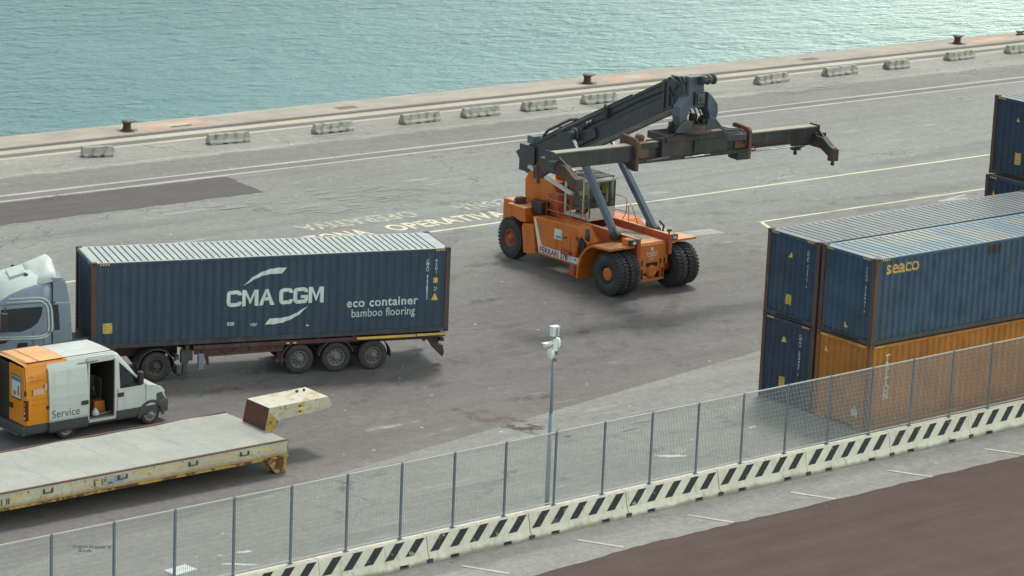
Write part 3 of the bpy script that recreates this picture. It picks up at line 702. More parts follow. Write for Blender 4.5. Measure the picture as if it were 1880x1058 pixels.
END_FAR_MID = [E_tri(-.83, 2.12, .2)]
def seaco(q, a):
    q.use(M_SEACO); sz = .62; bd = .016; sp = 1.0
    q.add_text('seaco', sz, T2(-a + .49, 2.29), bd, 'LEFT', sp, fit_words('seaco', sz, bd, sp, 1.47))
def seaco_patch(q, a):
    q.use(M_BLACK); q.face([(-a + 5.20, 2.37, 0), (-a + 5.75, 2.37, 0), (-a + 5.75, 2.68, 0), (-a + 5.20, 2.68, 0)])
def triton(q, a):
    vnum(q, -a + .86, .98, 2.22, 'TRITON', .36, M_WHITE)

TRZ = -0.32393447
def tr_loc(x, y, z=0.):      # trailer frame: x along from its front end, y across from the centre line
    c, s = math.cos(TRZ), math.sin(TRZ); px, py = x, y + 1.219
    return (49.35 + c * px - s * py, 82.24 + s * px + c * py, z)
A_ = 12.192 / 2
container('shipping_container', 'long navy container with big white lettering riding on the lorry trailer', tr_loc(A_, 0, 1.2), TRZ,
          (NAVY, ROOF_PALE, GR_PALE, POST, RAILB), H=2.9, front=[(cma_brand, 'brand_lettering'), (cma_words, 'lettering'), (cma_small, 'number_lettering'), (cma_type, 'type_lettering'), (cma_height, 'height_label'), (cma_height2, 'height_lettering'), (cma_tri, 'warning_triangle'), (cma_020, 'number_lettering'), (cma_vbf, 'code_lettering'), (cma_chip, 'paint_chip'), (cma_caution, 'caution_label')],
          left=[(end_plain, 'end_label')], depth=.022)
SX, SY = 67.68, 65.24
def st(colm, tier): return (SX + A_, SY + CW / 2 + colm * (CW + .108), tier * 2.85 + .002)
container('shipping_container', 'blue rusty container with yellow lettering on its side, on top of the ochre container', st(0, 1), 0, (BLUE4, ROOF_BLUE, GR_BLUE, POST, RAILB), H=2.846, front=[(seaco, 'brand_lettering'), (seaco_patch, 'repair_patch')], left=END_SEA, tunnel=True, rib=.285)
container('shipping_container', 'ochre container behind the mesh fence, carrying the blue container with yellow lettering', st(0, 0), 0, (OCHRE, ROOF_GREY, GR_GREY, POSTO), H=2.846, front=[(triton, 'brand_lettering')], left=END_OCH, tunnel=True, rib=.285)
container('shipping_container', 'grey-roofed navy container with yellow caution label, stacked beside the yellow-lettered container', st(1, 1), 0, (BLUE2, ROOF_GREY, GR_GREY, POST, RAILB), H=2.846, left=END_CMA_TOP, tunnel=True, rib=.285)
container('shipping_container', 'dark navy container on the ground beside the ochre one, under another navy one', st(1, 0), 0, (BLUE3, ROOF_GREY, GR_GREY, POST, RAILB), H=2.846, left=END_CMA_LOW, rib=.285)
FX, FY = 80.97 + A_, 72.83 - CW / 2
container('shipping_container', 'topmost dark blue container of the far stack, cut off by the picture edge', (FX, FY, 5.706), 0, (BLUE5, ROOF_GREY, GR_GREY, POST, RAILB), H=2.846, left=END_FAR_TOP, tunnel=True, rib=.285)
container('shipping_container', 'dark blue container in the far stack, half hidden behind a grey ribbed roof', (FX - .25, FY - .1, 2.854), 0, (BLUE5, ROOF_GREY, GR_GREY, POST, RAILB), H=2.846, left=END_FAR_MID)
# ================================================================ BARRIERS, FENCE, QUAY FURNITURE
ROWA = .018
def row_y(X): return 62.65 + ROWA * (X - 48.4)
M_CONC = NB('white_painted_concrete'); b = M_CONC; v = b.coord('Object')
ofs = b.n('ShaderNodeVectorMath'); ofs.operation = 'ADD'; b.l(v, ofs.inputs[0]); b.l(b.math('MULTIPLY', b.objrand(), 53.), ofs.inputs[1]); v = ofs.outputs[0]
n1 = b.noise(v, 1.6, 6, .65); n2 = b.noise(v, 11, 4, .6); z = b.sep(b.coord('Object'))[2]
cc = b.gain((.72, .665, .565), b.rng(n1, .25, .75, .86, 1.12, False)); cc = b.gain(cc, b.rng(n2, .2, .8, .90, 1.08, False))
st_ = b.noise(b.mapping(v, (5, 5, .6)), 1.2, 5, .65); cc = b.mix(b.math('MULTIPLY', b.rng(st_, .52, .72), .55), cc, (.36, .28, .19))
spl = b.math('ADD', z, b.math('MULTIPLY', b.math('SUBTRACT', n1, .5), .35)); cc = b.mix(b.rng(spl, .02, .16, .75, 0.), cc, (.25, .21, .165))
b.bump(n2, .25, .015); M_CONC = b.done(cc, .75, 0, .3)
b = NB('chipped_black_paint'); v = b.coord('Object'); ofs = b.n('ShaderNodeVectorMath'); ofs.operation = 'ADD'; b.l(v, ofs.inputs[0]); b.l(b.math('MULTIPLY', b.objrand(), 71.), ofs.inputs[1]); v = ofs.outputs[0]
n1 = b.noise(v, 5, 6, .7); n2 = b.noise(v, .5, 2)
M_STRIPE = b.done(b.mix(b.rng(b.math('ADD', n1, b.math('MULTIPLY', b.math('SUBTRACT', n2, .5), .35)), .60, .68, 0, .85), (.028, .030, .036), (.36, .34, .30)), .65, 0, .3)
M_CONN = flat('barrier_coupler_steel', (.05, .05, .055), .7)

BL = 3.642
HB = .876
PROF = [(-.31, .0), (-.31, .10), (-.215, .30), (-.115, .82), (-.10, .845), (.10, .845), (.115, .82), (.215, .30), (.31, .10), (.31, .0)]
PROF = [(y_, z_ * HB) for y_, z_ in PROF]
PROFN = [(-.31, .105), (-.215, .30), (-.115, .82), (-.10, .845), (.10, .845), (.115, .82), (.215, .30), (.31, .105)]
PROFN = [(y_, z_ * HB if z_ > .2 else z_) for y_, z_ in PROFN]
def barrier_proto():
    t = thing('concrete_barrier', 'x', 'barrier')
    mb = MB().use(M_CONC); h = BL / 2; nt_ = [(-.95, .15), (.95, .15)]
    xs = [-h + .008]
    for c, w_ in nt_: xs += [c - w_, c + w_]
    xs.append(h - .008)
    for i, (x0, x1) in enumerate(zip(xs, xs[1:])): mb.prism(PROFN if i % 2 else PROF, 'x', x0, x1)
    mb.build('barrier_body', parent=t)
    mb = MB().use(M_STRIPE)
    for s in (-1, 1):
        def P(x, k): z = .33 + (.80 - .33) * k; y = s * (-.215 + .1 * (z - .30) / .52 - .004); return (x, y, z * HB)
        for k in range(5):
            x = -h + .06 + k * .70
            mb.face([P(x, 0), P(x + .31, 0), P(x + .31 + .42, 1), P(x + .42, 1)])
    mb.build('stripe_marking', parent=t)
    mb = MB().use(M_STRIPE); s = -1      # small triangular maker's mark by the joint
    for a_, b_, c_, d_ in ((-.10, 0., 0., .42), (.10, 0., 0., .42), (-.055, 0., 0., .24), (.055, 0., 0., .24)):
        x = h - .22; k0_ = .06; mb.face([P(x + a_ - .014, k0_ + b_), P(x + a_ + .014, k0_ + b_), P(x + c_ + .014, k0_ + d_), P(x + c_ - .014, k0_ + d_)])
    mb.build('maker_mark', parent=t)
    mb = MB().use(M_CONN); mb.box(h - .09, h + .11, -.325, -.24, .02, .12); mb.build('coupler', parent=t)
    mb = MB().use(M_CONN); mb.box(h - .10, h + .14, -.08, .08, .62, .70); mb.build('coupler', parent=t)
    return t
proto = barrier_proto(); first = True
BAR_LABEL = ['striped concrete barrier below the roll trailer, beyond the picture edge', 'striped concrete barrier at the bottom picture edge, next to the grey cabinet', 'striped barrier second from the cabinet, counting toward the camera mast',
             'striped barrier just before the one at the camera mast, on the roll trailer side', 'striped concrete barrier standing directly in front of the camera mast', 'striped barrier first after the camera mast, on the container stack side',
             'striped barrier second after the camera mast, counting toward the container stack', 'striped barrier in front of the bare ground beside the dark navy container', 'rust-stained striped barrier in front of the ochre container corner',
             'grubby striped barrier with worn stripes below the upright white letters', 'striped barrier with an orange rust run, second from the picture edge beyond the ochre container', 'striped barrier at the picture edge in front of the long ochre side',
             'striped concrete barrier just beyond the picture edge by the ochre container', 'last striped concrete barrier of the row beyond the container stack']
k0 = -3
for i in range(14):
    k = k0 + i; xj = 48.35 + 3.65 * k; X = xj + 1.825
    o = proto if first else copy_tree(proto); first = False
    o.location = (X, row_y(X) + .31, random.uniform(-.004, .004)); o.rotation_euler = (0, 0, ROWA + random.uniform(-.006, .006))
    tag(o, BAR_LABEL[i], 'barrier', 'striped concrete barriers under the mesh fence')

# mesh fence on top of the barriers
fence = thing('mesh_fence', 'tall galvanised mesh fence standing on the striped concrete barriers', 'fence', (48.35, row_y(48.35) + .33, 0), ROWA)
M_MESH = flat('galvanised_mesh', (.47, .50, .50), .5, .2)
PSP = 1.830; px0 = -.81
def mesh_panel(wd):
    mb = MB().use(M_MESH); n = 30; z0, z1 = .84, 2.89
    for i in range(n):
        x = .05 + (wd - .1) * i / (n - 1); mb.box(x - .002, x + .002, -.0075, .0075, z0, z1)
    k = int((z1 - z0) / .132)
    for i in range(k + 1):
        zz = z0 + (z1 - z0) * i / k; mb.box(.04, wd - .04, -.002, .002, zz - .002, zz + .002)
    mb.box(.03, wd - .03, -.016, .016, z1 - .006, z1 + .028); mb.box(.03, wd - .03, -.016, .016, z0 - .02, z0 + .006)
    return mb.mesh('mesh_panel')
pm = mesh_panel(PSP)
mb = MB().use(M_POST); mb.box(-.027, .027, -.02, .03, .70, 2.93); mb.box(-.07, .07, -.05, .07, .735, .755); postm = mb.mesh('fence_post')
for k in range(-7, 21):
    x = px0 + PSP * k
    place(postm, 'fence_post', fence, (x, 0, 0)); place(pm, 'mesh_panel', fence, (x, 0, 0))
place(postm, 'fence_post', fence, (px0 + PSP * 21, 0, 0))

# camera mast behind the fence
t = thing('camera_mast', 'slim grey mast with white cameras standing behind the mesh fence', 'camera mast', (54.12, 64.65, 0))
mb = MB().use(M_GALV); mb.cyl((0, 0, 0), (0, 0, 2.9), .068, 12); mb.cyl((0, 0, 2.9), (0, 0, 5.35), .05, 12); mb.box(-.17, .17, -.17, .17, 0, .03)
mb.build('pole', parent=t)
M_CAMW = flat('white_camera_housing', (.74, .77, .74), .4)
mb = MB().use(M_GALV); mb.box(-.03, .03, -.03, .03, 5.3, 5.42); mb.use(M_CAMW); mb.box(-.12, .10, -.08, .08, 5.20, 5.47); mb.box(-.14, .12, -.10, .10, 5.47, 5.49); mb.use(M_GALV); mb.box(-.03, .06, -.094, -.09, 5.2, 5.44); mb.build('radio_box', parent=t, bevel=.01)
mb = MB().use(M_CAMW); mb.cyl((-.08, -.02, 5.02), (-.44, -.1, 4.98), .058, 12); mb.box(-.47, -.16, -.16, .02, 5.03, 5.05); mb.use(M_GALV); mb.cyl((0, 0, 5.0), (-.14, -.03, 5.01), .03, 8); mb.build('bullet_camera', parent=t)
mb = MB().use(M_CAMW); mb.lathe([(.02, 4.86), (.07, 4.84), (.10, 4.78), (.10, 4.70), (.085, 4.62), (.05, 4.56), (.01, 4.55)], 14, 'z', (-.17, -.06, -.02)); mb.cyl((0, 0, 4.86), (-.17, -.06, 4.86), .025, 8); mb.build('dome_camera', parent=t)
mb = MB().use(M_CAMW); mb.lathe([(.01, 5.14), (.07, 5.12), (.10, 5.02), (.10, 4.90), (.05, 4.80)], 14, 'z', (.15, .05, -.02)); mb.box(-.10, .06, -.09, -.05, 4.76, 5.12); mb.build('dome_camera', parent=t)
mb = MB().use(paint('brown_bracket', (.20, .12, .06), .7, .3, rust=.2)); mb.box(.055, .10, -.05, .05, 4.62, 5.05); mb.box(-.06, .06, -.065, -.055, 4.44, 4.54); mb.build('bracket', parent=t)

# small grey cabinet at the foot of the fence
t = thing('cabinet', 'pale grey cabinet behind the fence at the bottom edge of the picture', 'cabinet', (41.25, 64.15, 0), R(8))
mb = MB().use(paint('pale_cabinet_paint', (.56, .60, .60), .5, .1, dirt=.2)); mb.box(-.34, .34, -.22, .22, .05, .66); mb.build('housing', parent=t, bevel=.02)
mb = MB().use(M_SIGNW); mb.box(-.37, .37, -.25, .25, .66, .70); mb.build('lid', parent=t, bevel=.01)
mb = MB().use(M_GALV); mb.box(-.32, .32, -.20, .20, 0, .05); mb.build('plinth', parent=t)
mb = MB().use(M_BLACK); mb.box(.28, .33, -.235, -.22, .30, .42); mb.build('handle', parent=t)

# low weathered blocks along the crane rail
M_OLDC = NB('weathered_block_concrete'); b = M_OLDC; v = b.coord('Object'); ofs = b.n('ShaderNodeVectorMath'); ofs.operation = 'ADD'; b.l(v, ofs.inputs[0]); b.l(b.math('MULTIPLY', b.objrand(), 91.), ofs.inputs[1]); v = ofs.outputs[0]
n1 = b.noise(v, 2.2, 6, .7); n2 = b.noise(v, 10, 4); u = b.sep(b.coord('Object'))
band = b.math('SINE', b.math('MULTIPLY', b.math('ADD', u[0], b.math('MULTIPLY', u[2], -.5)), 13.))
cc = b.gain((.40, .385, .345), b.rng(n1, .25, .75, .72, 1.25, False)); cc = b.mix(b.math('MULTIPLY', b.rng(band, .1, .6), b.rng(n1, .40, .58, .75, .1)), cc, (.13, .12, .115))
cc = b.mix(b.rng(b.noise(b.mapping(v, (3, 3, .7)), 2.2, 5), .60, .75, 0, .6), cc, (.22, .13, .085)); b.bump(n2, .4, .03); M_OLDC = b.done(cc, .85, 0, .25)
def low_block(L, lab, loc, rz):
    mb = MB().use(M_OLDC); h = L / 2
    pr = [(-.30, .06), (-.30, .14), (-.20, .26), (-.13, .54), (-.10, .57), (.10, .57), (.13, .54), (.20, .26), (.30, .14), (.30, .06)]
    A = [(-h + .04 + .03 * math.sin(y * 20 + z * 9), y, z * .78) for y, z in pr]; B = [(-x, y, z) for x, y, z in A]
    va = [mb.bm.verts.new(p) for p in A]; vb = [mb.bm.verts.new(p) for p in B]; n = len(pr)
    mb.bm.faces.new(va[::-1]); mb.bm.faces.new(vb)
    for i in range(n): mb.bm.faces.new([va[i], va[(i + 1) % n], vb[(i + 1) % n], vb[i]])
    for x0, x1 in ((-h + .1, -h * .35), (-h * .12, h * .12), (h * .35, h - .1)): mb.box(x0, x1, -.29, .29, 0, .07)
    t = mb.build('concrete_block', bevel=.025); t.location = loc; t.rotation_euler = (0, 0, rz); return tag(t, lab, 'concrete block', 'low concrete blocks along the quay rail')
BLK = [(67.47, 113.11, 68.83, 112.67, 'short dark rust-streaked concrete block beyond the dark asphalt patch'), (73.85, 112.86, 75.90, 112.62, 'grey concrete block with dark stripes, first past the pinkish paint and bollard'),
       (79.48, 112.60, 81.63, 112.63, 'dark streaked concrete block below the first rusty hatch plate'), (84.51, 112.62, 86.73, 112.67, 'pale streaked concrete block, second before the rust-patched block'),
       (88.12, 112.56, 90.26, 112.54, 'dark striped concrete block just before the rust-patched block'), (91.77, 112.54, 93.76, 112.47, 'rust-patched concrete block with a pale mottled face'),
       (95.63, 112.63, 97.66, 112.57, 'concrete block just behind the rising crane boom, near the middle bollard'), (107.38, 112.71, 109.72, 112.94, 'striped pale block first past the boom tip, above the spreader'),
       (112.40, 112.85, 114.75, 112.95, 'dark brown weathered block, second past the boom tip'), (117.03, 112.93, 118.64, 112.88, 'short blotched concrete block, third past the boom tip'),
       (122.21, 113.38, 124.38, 113.48, 'clean plain grey concrete block below the far bollard'), (127.17, 113.49, 129.30, 113.51, 'pale concrete block cut off by the picture edge')]
for x0, y0, x1, y1, lab in BLK:
    L = math.hypot(x1 - x0, y1 - y0) + .04; low_block(L, lab, ((x0 + x1) / 2, (y0 + y1) / 2 + .28, 0), math.atan2(y1 - y0, x1 - x0))

# mooring bollards
M_BOL = paint('dark_rusty_bollard', (.055, .035, .03), .7, .3, rust=.3, rust_c=(.10, .04, .02), dirt=.2, streak=False)
def bollard(lab, loc, rz):
    t = thing('mooring_bollard', lab, 'bollard', loc, rz, 'mooring bollards on the quay edge')
    mb = MB().use(M_BOL); mb.lathe([(.30, 0), (.30, .03), (.21, .06), (.185, .18), (.18, .30), (.20, .36)], 18, 'z'); mb.build('bollard_post', parent=t)
    mb = MB().use(paint('worn_bollard_head', (.10, .085, .08), .55, .25, rust=.2, dirt=.2)) if 'worn_bollard_head' not in bpy.data.materials else MB().use(bpy.data.materials['worn_bollard_head'])
    prof = [(.20, .36), (.27, .39), (.29, .43), (.24, .48), (.10, .50), (.01, .505)]
    mb.lathe(prof, 18, 'z', (.02, 0, 0)); mb.prism([(.15, -.12), (.44, -.08), (.47, 0), (.44, .08), (.15, .12)], 'z', .41, .455); mb.build('bollard_head', parent=t, bevel=.01)
    mb = MB().use(M_RSTAIN); mb.face([(x, y, .006) for x, y in blob(.03, .0, .55, .42)]); mb.build('rust_ring', parent=t)
    return t
for lab, x, y in (('dark rusty mooring bollard above the shortest dark concrete block', 72.1, 117.15), ('dark mooring bollard on the quay edge above the crane boom', 99.3, 116.95), ('dark mooring bollard above the clean plain grey block', 126.75, 117.15)):
    bollard(lab, (x, y, .06), R(-12))
t = thing('mooring_cleat', 'small black cleat on the quay edge past the last bollard', 'cleat', (132.6, 117.7, .06)); mb = MB().use(M_BOL); mb.box(-.28, .28, -.1, .1, 0, .07); mb.tube([(-.34, 0, .20), (-.12, 0, .17), (.12, 0, .17), (.34, 0, .20)], .05, 8); mb.build('horn', parent=t)
mb = MB().use(M_BOL); mb.cyl((-.12, 0, .05), (-.12, 0, .17), .05, 8); mb.cyl((.12, 0, .05), (.12, 0, .17), .05, 8); mb.build('stem', parent=t)
# ================================================================ WHEELS
_wm = {}
def tyre_mesh(r, wd, rim, lugs=0, key='y'):
    k = ('t', r, wd, rim, lugs)
    if k not in _wm:
        mb = MB().use(M_TYRE); h = wd / 2; e = .035 * r / .5
        if lugs: r0 = r - .04
        else: r0 = r
        mb.lathe([(rim * .98, -h * .80), (rim, -h * .92), (rim + (r0 - rim) * .5, -h), (r0 - e * 1.3, -h * .93), (r0 - e * .3, -h * .80), (r0, -h * .62), (r0, h * .62), (r0 - e * .3, h * .80), (r0 - e * 1.3, h * .93), (rim + (r0 - rim) * .5, h), (rim, h * .92), (rim * .98, h * .80)], 36, 'y', caps=False)
        if not lugs:
            mb.use(M_DARK)
            for y in (-h * .32, 0, h * .32): mb.lathe([(r0 + .001, y - .008), (r0 + .0015, y - .006), (r0 + .0015, y + .006), (r0 + .001, y + .008)], 36, 'y', caps=False)
            mb.use(M_TYRE)
        for i in range(lugs):
            for s in (-1, 1):
                a = 2 * math.pi * (i + (.5 if s > 0 else 0)) / lugs
                ca, sa = math.cos(a), math.sin(a); da = math.pi / lugs * .62; ca2, sa2 = math.cos(a + .06), math.sin(a + .06)
                def pt(rr, ang, y): return (rr * math.cos(ang), y, rr * math.sin(ang))
                yo, yi = s * h * .96, s * h * .06; rr = r
                o = [pt(rr - .02, a - da, yo), pt(rr - .02, a + da, yo), pt(rr, a + da + .09, yi), pt(rr, a - da + .09, yi)]
                q = [pt(r0 - .07, a - da, yo), pt(r0 - .07, a + da, yo), pt(r0 - .02, a + da + .09, yi), pt(r0 - .02, a - da + .09, yi)]
                vo = [mb.bm.verts.new(p) for p in o]; vq = [mb.bm.verts.new(p) for p in q]
                for f in ([vo[0], vo[1], vo[2], vo[3]], [vo[0], vo[1], vq[1], vq[0]], [vo[1], vo[2], vq[2], vq[1]], [vo[2], vo[3], vq[3], vq[2]], [vo[3], vo[0], vq[0], vq[3]]): mb.bm.faces.new(f)
        _wm[k] = mb.mesh('tyre')
    return _wm[k]
def rim_mesh(rim, wd, mat, dish=.5, bolts=10, hub=.10, deep=0., hubmat=None):
    """outer face at -y; deep: how far the disc sits inside"""
    k = ('r', rim, wd, mat.name, dish, deep, hubmat.name if hubmat else '')
    if k not in _wm:
        mb = MB().use(mat); h = wd / 2
        mb.lathe([(rim * 1.02, -h * .93), (rim * .97, -h * .97), (rim * .93, -h * .92), (rim * .88, -h * dish), (rim * .62, -h * dish - .012), (rim * .40, -h * dish - .05), (hub * 1.15, -h * dish - .06), (hub, -h * dish - .07), (hub * .9, -h * dish - .14), (.01, -h * dish - .15)], 28, 'y', caps=False)
        mb.lathe([(rim * 1.0, -h * .6), (rim * 1.0, h * .9), (rim * .9, h * .9), (rim * .9, -h * .3)], 24, 'y', caps=False)
        mb.use(M_DARK)
        for i in range(bolts):
            a = 2 * math.pi * i / bolts; x, z = rim * .75 * math.cos(a), rim * .75 * math.sin(a)
            mb.cyl((x, -h * dish - .002, z), (x, -h * dish - .016, z), rim * .085, 8)
        mb.use(M_STEEL if mat.name != 'stacker_orange_paint' else mat)
        for i in range(bolts):
            a = 2 * math.pi * (i + .5) / bolts; x, z = rim * .50 * math.cos(a), rim * .50 * math.sin(a); mb.cyl((x, -h * dish - .02, z), (x, -h * dish - .065, z), .018, 6)
        if hubmat:
            mb.use(hubmat); mb.lathe([(.25, -h * dish + .05), (.25, -h * dish - .17), (.21, -h * dish - .20), (.10, -h * dish - .18), (.01, -h * dish - .18)], 22, 'y')
        _wm[k] = mb.mesh('rim')
    return _wm[k]
def wheel(parent, x, y, r, wd, rim, mat, dish=.5, lugs=0, side=-1, rz=0., name='wheel', z=None, hub=.1, hubmat=None):
    o = bpy.data.objects.new(name, None); col.objects.link(o); o.parent = parent; o.location = (x, y, r if z is None else z); o.rotation_euler = (0, 0, rz + (0 if side < 0 else math.pi)); o.empty_display_size = .2
    place(tyre_mesh(r, wd, rim, lugs), 'tyre', o, (0, 0, 0), (0, random.uniform(0, 6), 0)); place(rim_mesh(rim, wd, mat, dish, 10, hub, 0., hubmat), 'rim', o)
    return o
M_RIMG = paint('dusty_grey_rim', (.17, .165, .165), .6, .2, rust=.12, dirt=.35, streak=False)
M_RIMB = paint('dusty_brown_rim', (.10, .08, .075), .7, .25, rust=.25, dirt=.35, streak=False)
M_CHASSIS = paint('red_brown_chassis', (.095, .040, .034), .7, .25, rust=.2, dirt=.3)
M_MUDG = paint('dusty_mudguard', (.075, .078, .085), .6, .2, dirt=.35)
M_RUBBER = paint('mud_flap_rubber', (.075, .055, .050), .85, .25, dirt=.4)

def guard(mb, x, r, y0, y1, a0, a1, z, th=.02, n=14):
    """arched mudguard about a wheel centre (x, z)"""
    A = [(x + r * math.cos(R(a0 + (a1 - a0) * i / n)), z + r * math.sin(R(a0 + (a1 - a0) * i / n))) for i in range(n + 1)]
    B = [(x + (r - th) * math.cos(R(a0 + (a1 - a0) * i / n)), z + (r - th) * math.sin(R(a0 + (a1 - a0) * i / n))) for i in range(n + 1)]
    mb.prism(A + B[::-1], 'y', y0, y1)

# ================================================================ CONTAINER TRAILER
t = thing('container_trailer', 'rust-brown three axle skeletal trailer under the navy container with white lettering', 'trailer', tr_loc(0, 0), TRZ)
mb = MB().use(M_CHASSIS)
for y in (-.52, .52):
    mb.prism([(.1, 1.19), (.1, 1.02), (3.0, 1.0), (3.6, .80), (12.0, .80), (12.0, 1.19)], 'y', y - .07, y + .07)
for x in (.15, 3.2, 5.1, 6.4, 7.65, 8.9, 10.4, 11.9): mb.box(x - .06, x + .06, -1.2, 1.2, 1.02, 1.185)
mb.box(3.4, 12.1, -1.19, -1.12, 1.03, 1.16); mb.box(3.4, 12.1, 1.12, 1.19, 1.03, 1.16)
mb.box(3.45, 6.5, -1.10, -1.06, .84, 1.03)
mb.box(0, .12, -1.2, 1.2, .98, 1.19)
mb.build('chassis_frame', parent=t)
mb = MB().use(M_YEL); mb.box(8.98, 11.05, -1.232, -1.195, 1.075, 1.155); mb.box(11.08, 12.14, -1.232, -1.195, 1.085, 1.165); mb.build('side_stripe', parent=t, bevel=.006)
mb = MB().use(M_CHASSIS)
mb.bar((3.78, -1.14, .80), (6.45, -1.14, .86), .05, .09); mb.bar((6.2, -1.14, .50), (6.72, -1.14, .49), .05, .12); mb.bar((3.72, -1.14, .84), (3.9, -1.1, 1.1), .05, .05)
for a, q in (((3.85, .82), (3.70, 1.05)), ((4.62, .82), (4.35, 1.0)), ((4.70, .82), (4.9, 1.0)), ((5.35, .84), (5.35, 1.05)), ((6.15, .86), (5.95, 1.08)), ((6.28, .86), (6.30, .50)), ((3.88, .80), (3.92, .48)), ((3.80, .80), (3.90, .48))):
    mb.bar((a[0], -1.14, a[1]), (q[0], -1.12, q[1]), .05, .05)
mb.build('side_guard', parent=t)
mb = MB().use(M_GALV); mb.box(3.58, 3.76, -1.2, -1.02, .36, .88); mb.build('support_post', parent=t)
for s in (-1, 1):
    mb = MB().use(M_MUDG); mb.box(3.05 - .03, 3.27, s * 1.0 - .1, s * 1.0 + .1, .55, 1.02); mb.box(3.08, 3.22, s * 1.0 - .07, s * 1.0 + .07, .16, .56); mb.box(2.96, 3.34, s * 1.0 - .17, s * 1.0 + .17, .10, .16); mb.box(3.27, 3.42, s * 1.0 - .04, s * 1.0 + .04, .62, 1.0)
    mb.build('landing_leg', parent=t, bevel=.01)
for x in (7.0, 8.28, 9.57):
    mb = MB().use(M_RIMB); mb.cyl((x, -1.0, .5), (x, 1.0, .5), .075, 10); mb.box(x - .35, x + .35, -.58, -.46, .45, .82); mb.box(x - .35, x + .35, .46, .58, .45, .82); mb.build('axle', parent=t)
    for s in (-1, 1): wheel(t, x, s * 1.035, .5, .37, .29, M_RIMG, .45, side=s, name='wheel')
for x, a0, a1 in ((7.0, 118, 195), (8.28, 18, 172), (9.57, -8, 52)):
    for s in (-1, 1):
        mb = MB().use(M_MUDG); y0, y1 = sorted((s * .84, s * 1.245)); guard(mb, x, .62, y0, y1, a0, a1, .5)
        mb.build('mudguard', parent=t)
mb = MB().use(M_RUBBER)
for s in (-1, 1):
    mb = MB().use(M_RUBBER); y0, y1 = sorted((s * .72, s * 1.20))
    mb.prism([(11.30, 1.06), (11.30, 1.0), (11.62, .82), (11.80, .55), (12.10, .25), (12.16, .40), (12.10, .66), (11.92, .68), (11.96, .80), (12.08, .86), (12.00, 1.0), (12.06, 1.06)], 'y', y0 + .22, y1); mb.build('mud_flap', parent=t)
mb = MB().use(M_CHASSIS); mb.box(11.95, 12.06, -1.2, 1.2, .86, .98); mb.build('rear_bumper', parent=t)
for x in (2.85, 6.55, 6.78): mb = MB().use(M_YEL); mb.box(x, x + .11, -1.215, -1.19, 1.06, 1.11); mb.build('side_marker', parent=t)

# ================================================================ TRACTOR UNIT
M_CAB = paint('silver_blue_cab_paint', (.25, .30, .37), .3, .05, dirt=.06, metal=.25)
M_CABTOP = paint('top_lit_cab_and_stripe_paint', (.56, .62, .60), .4, .05, dirt=.08, metal=.0)  # paler cab colour for roof parts, top light painted in; also the stripes
t = thing('lorry_tractor', 'silver blue lorry tractor unit with white side stripes pulling the container trailer', 'lorry', tr_loc(0, 0), TRZ)
mb = MB().use(M_CHASSIS); mb.box(-2.4, 3.05, -.42, -.34, .72, 1.0); mb.box(-2.4, 3.05, .34, .42, .72, 1.0)
for x in (-.4, 1.0, 2.9): mb.box(x, x + .1, -.34, .34, .76, .96)
mb.build('chassis_frame', parent=t)
mb = MB().use(M_BLACK); mb.cyl((1.6, -.05, 1.02), (1.6, -.05, 1.14), .48, 20); mb.box(-.5, .6, -.55, .55, 1.0, 1.35); mb.build('fifth_wheel', parent=t)
mb = MB().use(M_MUDG); mb.box(-.45, .95, -1.2, -.55, .42, 1.0); mb.box(-.45, .95, .55, 1.2, .42, 1.0); mb.build_each('fuel_tank', parent=t, bevel=.06, axis=1)
for s in (-1, 1):
    wheel(t, 2.16, s * 1.04, .5, .30, .29, M_RIMB, -.25, side=s); wheel(t, 2.16, s * .70, .5, .30, .29, M_RIMB, .2, side=s); wheel(t, -1.62, s * 1.02, .5, .31, .29, M_RIMG, .1, side=s)
    mb = MB().use(M_MUDG); y0, y1 = sorted((s * .52, s * 1.24)); guard(mb, 2.16, .62, y0, y1, -12, 180, .5); mb.build('mudguard', parent=t)
mb = MB().use(M_MUDG); mb.box(2.84, 2.86, -1.2, -.55, .18, .5); mb.box(2.84, 2.86, .55, 1.2, .18, .5); mb.box(2.8, 2.9, -1.2, 1.2, .72, .84)
mb.use(flat('red_lamp', (.35, .03, .025), .3)); mb.box(2.9, 2.93, -1.18, -.9, .70, .84); mb.box(2.9, 2.93, .9, 1.18, .70, .84); mb.build('rear_light', parent=t)
# cab shell: stations along x (front is -x)
def half_section(x):
    roof = [(-3.02, 3.40), (-2.9, 3.52), (-2.6, 3.64), (-2.2, 3.74), (-1.8, 3.82), (-1.29, 3.88)]
    crease = [(-3.02, 2.72), (-2.9, 2.90), (-2.6, 3.10), (-2.2, 3.26), (-1.8, 3.37), (-1.29, 3.44)]
    def ip(tb):
        if x <= tb[0][0]: return tb[0][1]
        for (a, p), (b_, q) in zip(tb, tb[1:]):
            if x <= b_: return p + (q - p) * (x - a) / (b_ - a)
        return tb[-1][1]
    r, c = ip(roof), ip(crease); fw = 1.0 if x > -2.8 else 1.0 - (-2.8 - x) * .35
    return [(1.235 * fw, .95), (1.235 * fw, 1.40), (1.235 * fw, 1.93), (1.235 * fw, 2.80 if c > 2.85 else c - .05), (1.225 * fw, c - .10), (1.19 * fw, c - .02), (1.08 * fw, c + .07), (.80 * fw, c + (r - c) * .62), (.42 * fw, r - .03), (0, r)]
XS = [-3.02, -2.9, -2.6, -2.2, -1.8, -1.59, -1.29]
mb = MB(); mb.use(M_CAB); mb.use(M_CABTOP); rings = []
for x in XS:
    hs = half_section(x); full = [(-y, z) for y, z in hs] + [(y, z) for y, z in hs[:-1]][::-1]
    rings.append([mb.bm.verts.new((x, y, z)) for y, z in full])
m = len(rings[0])
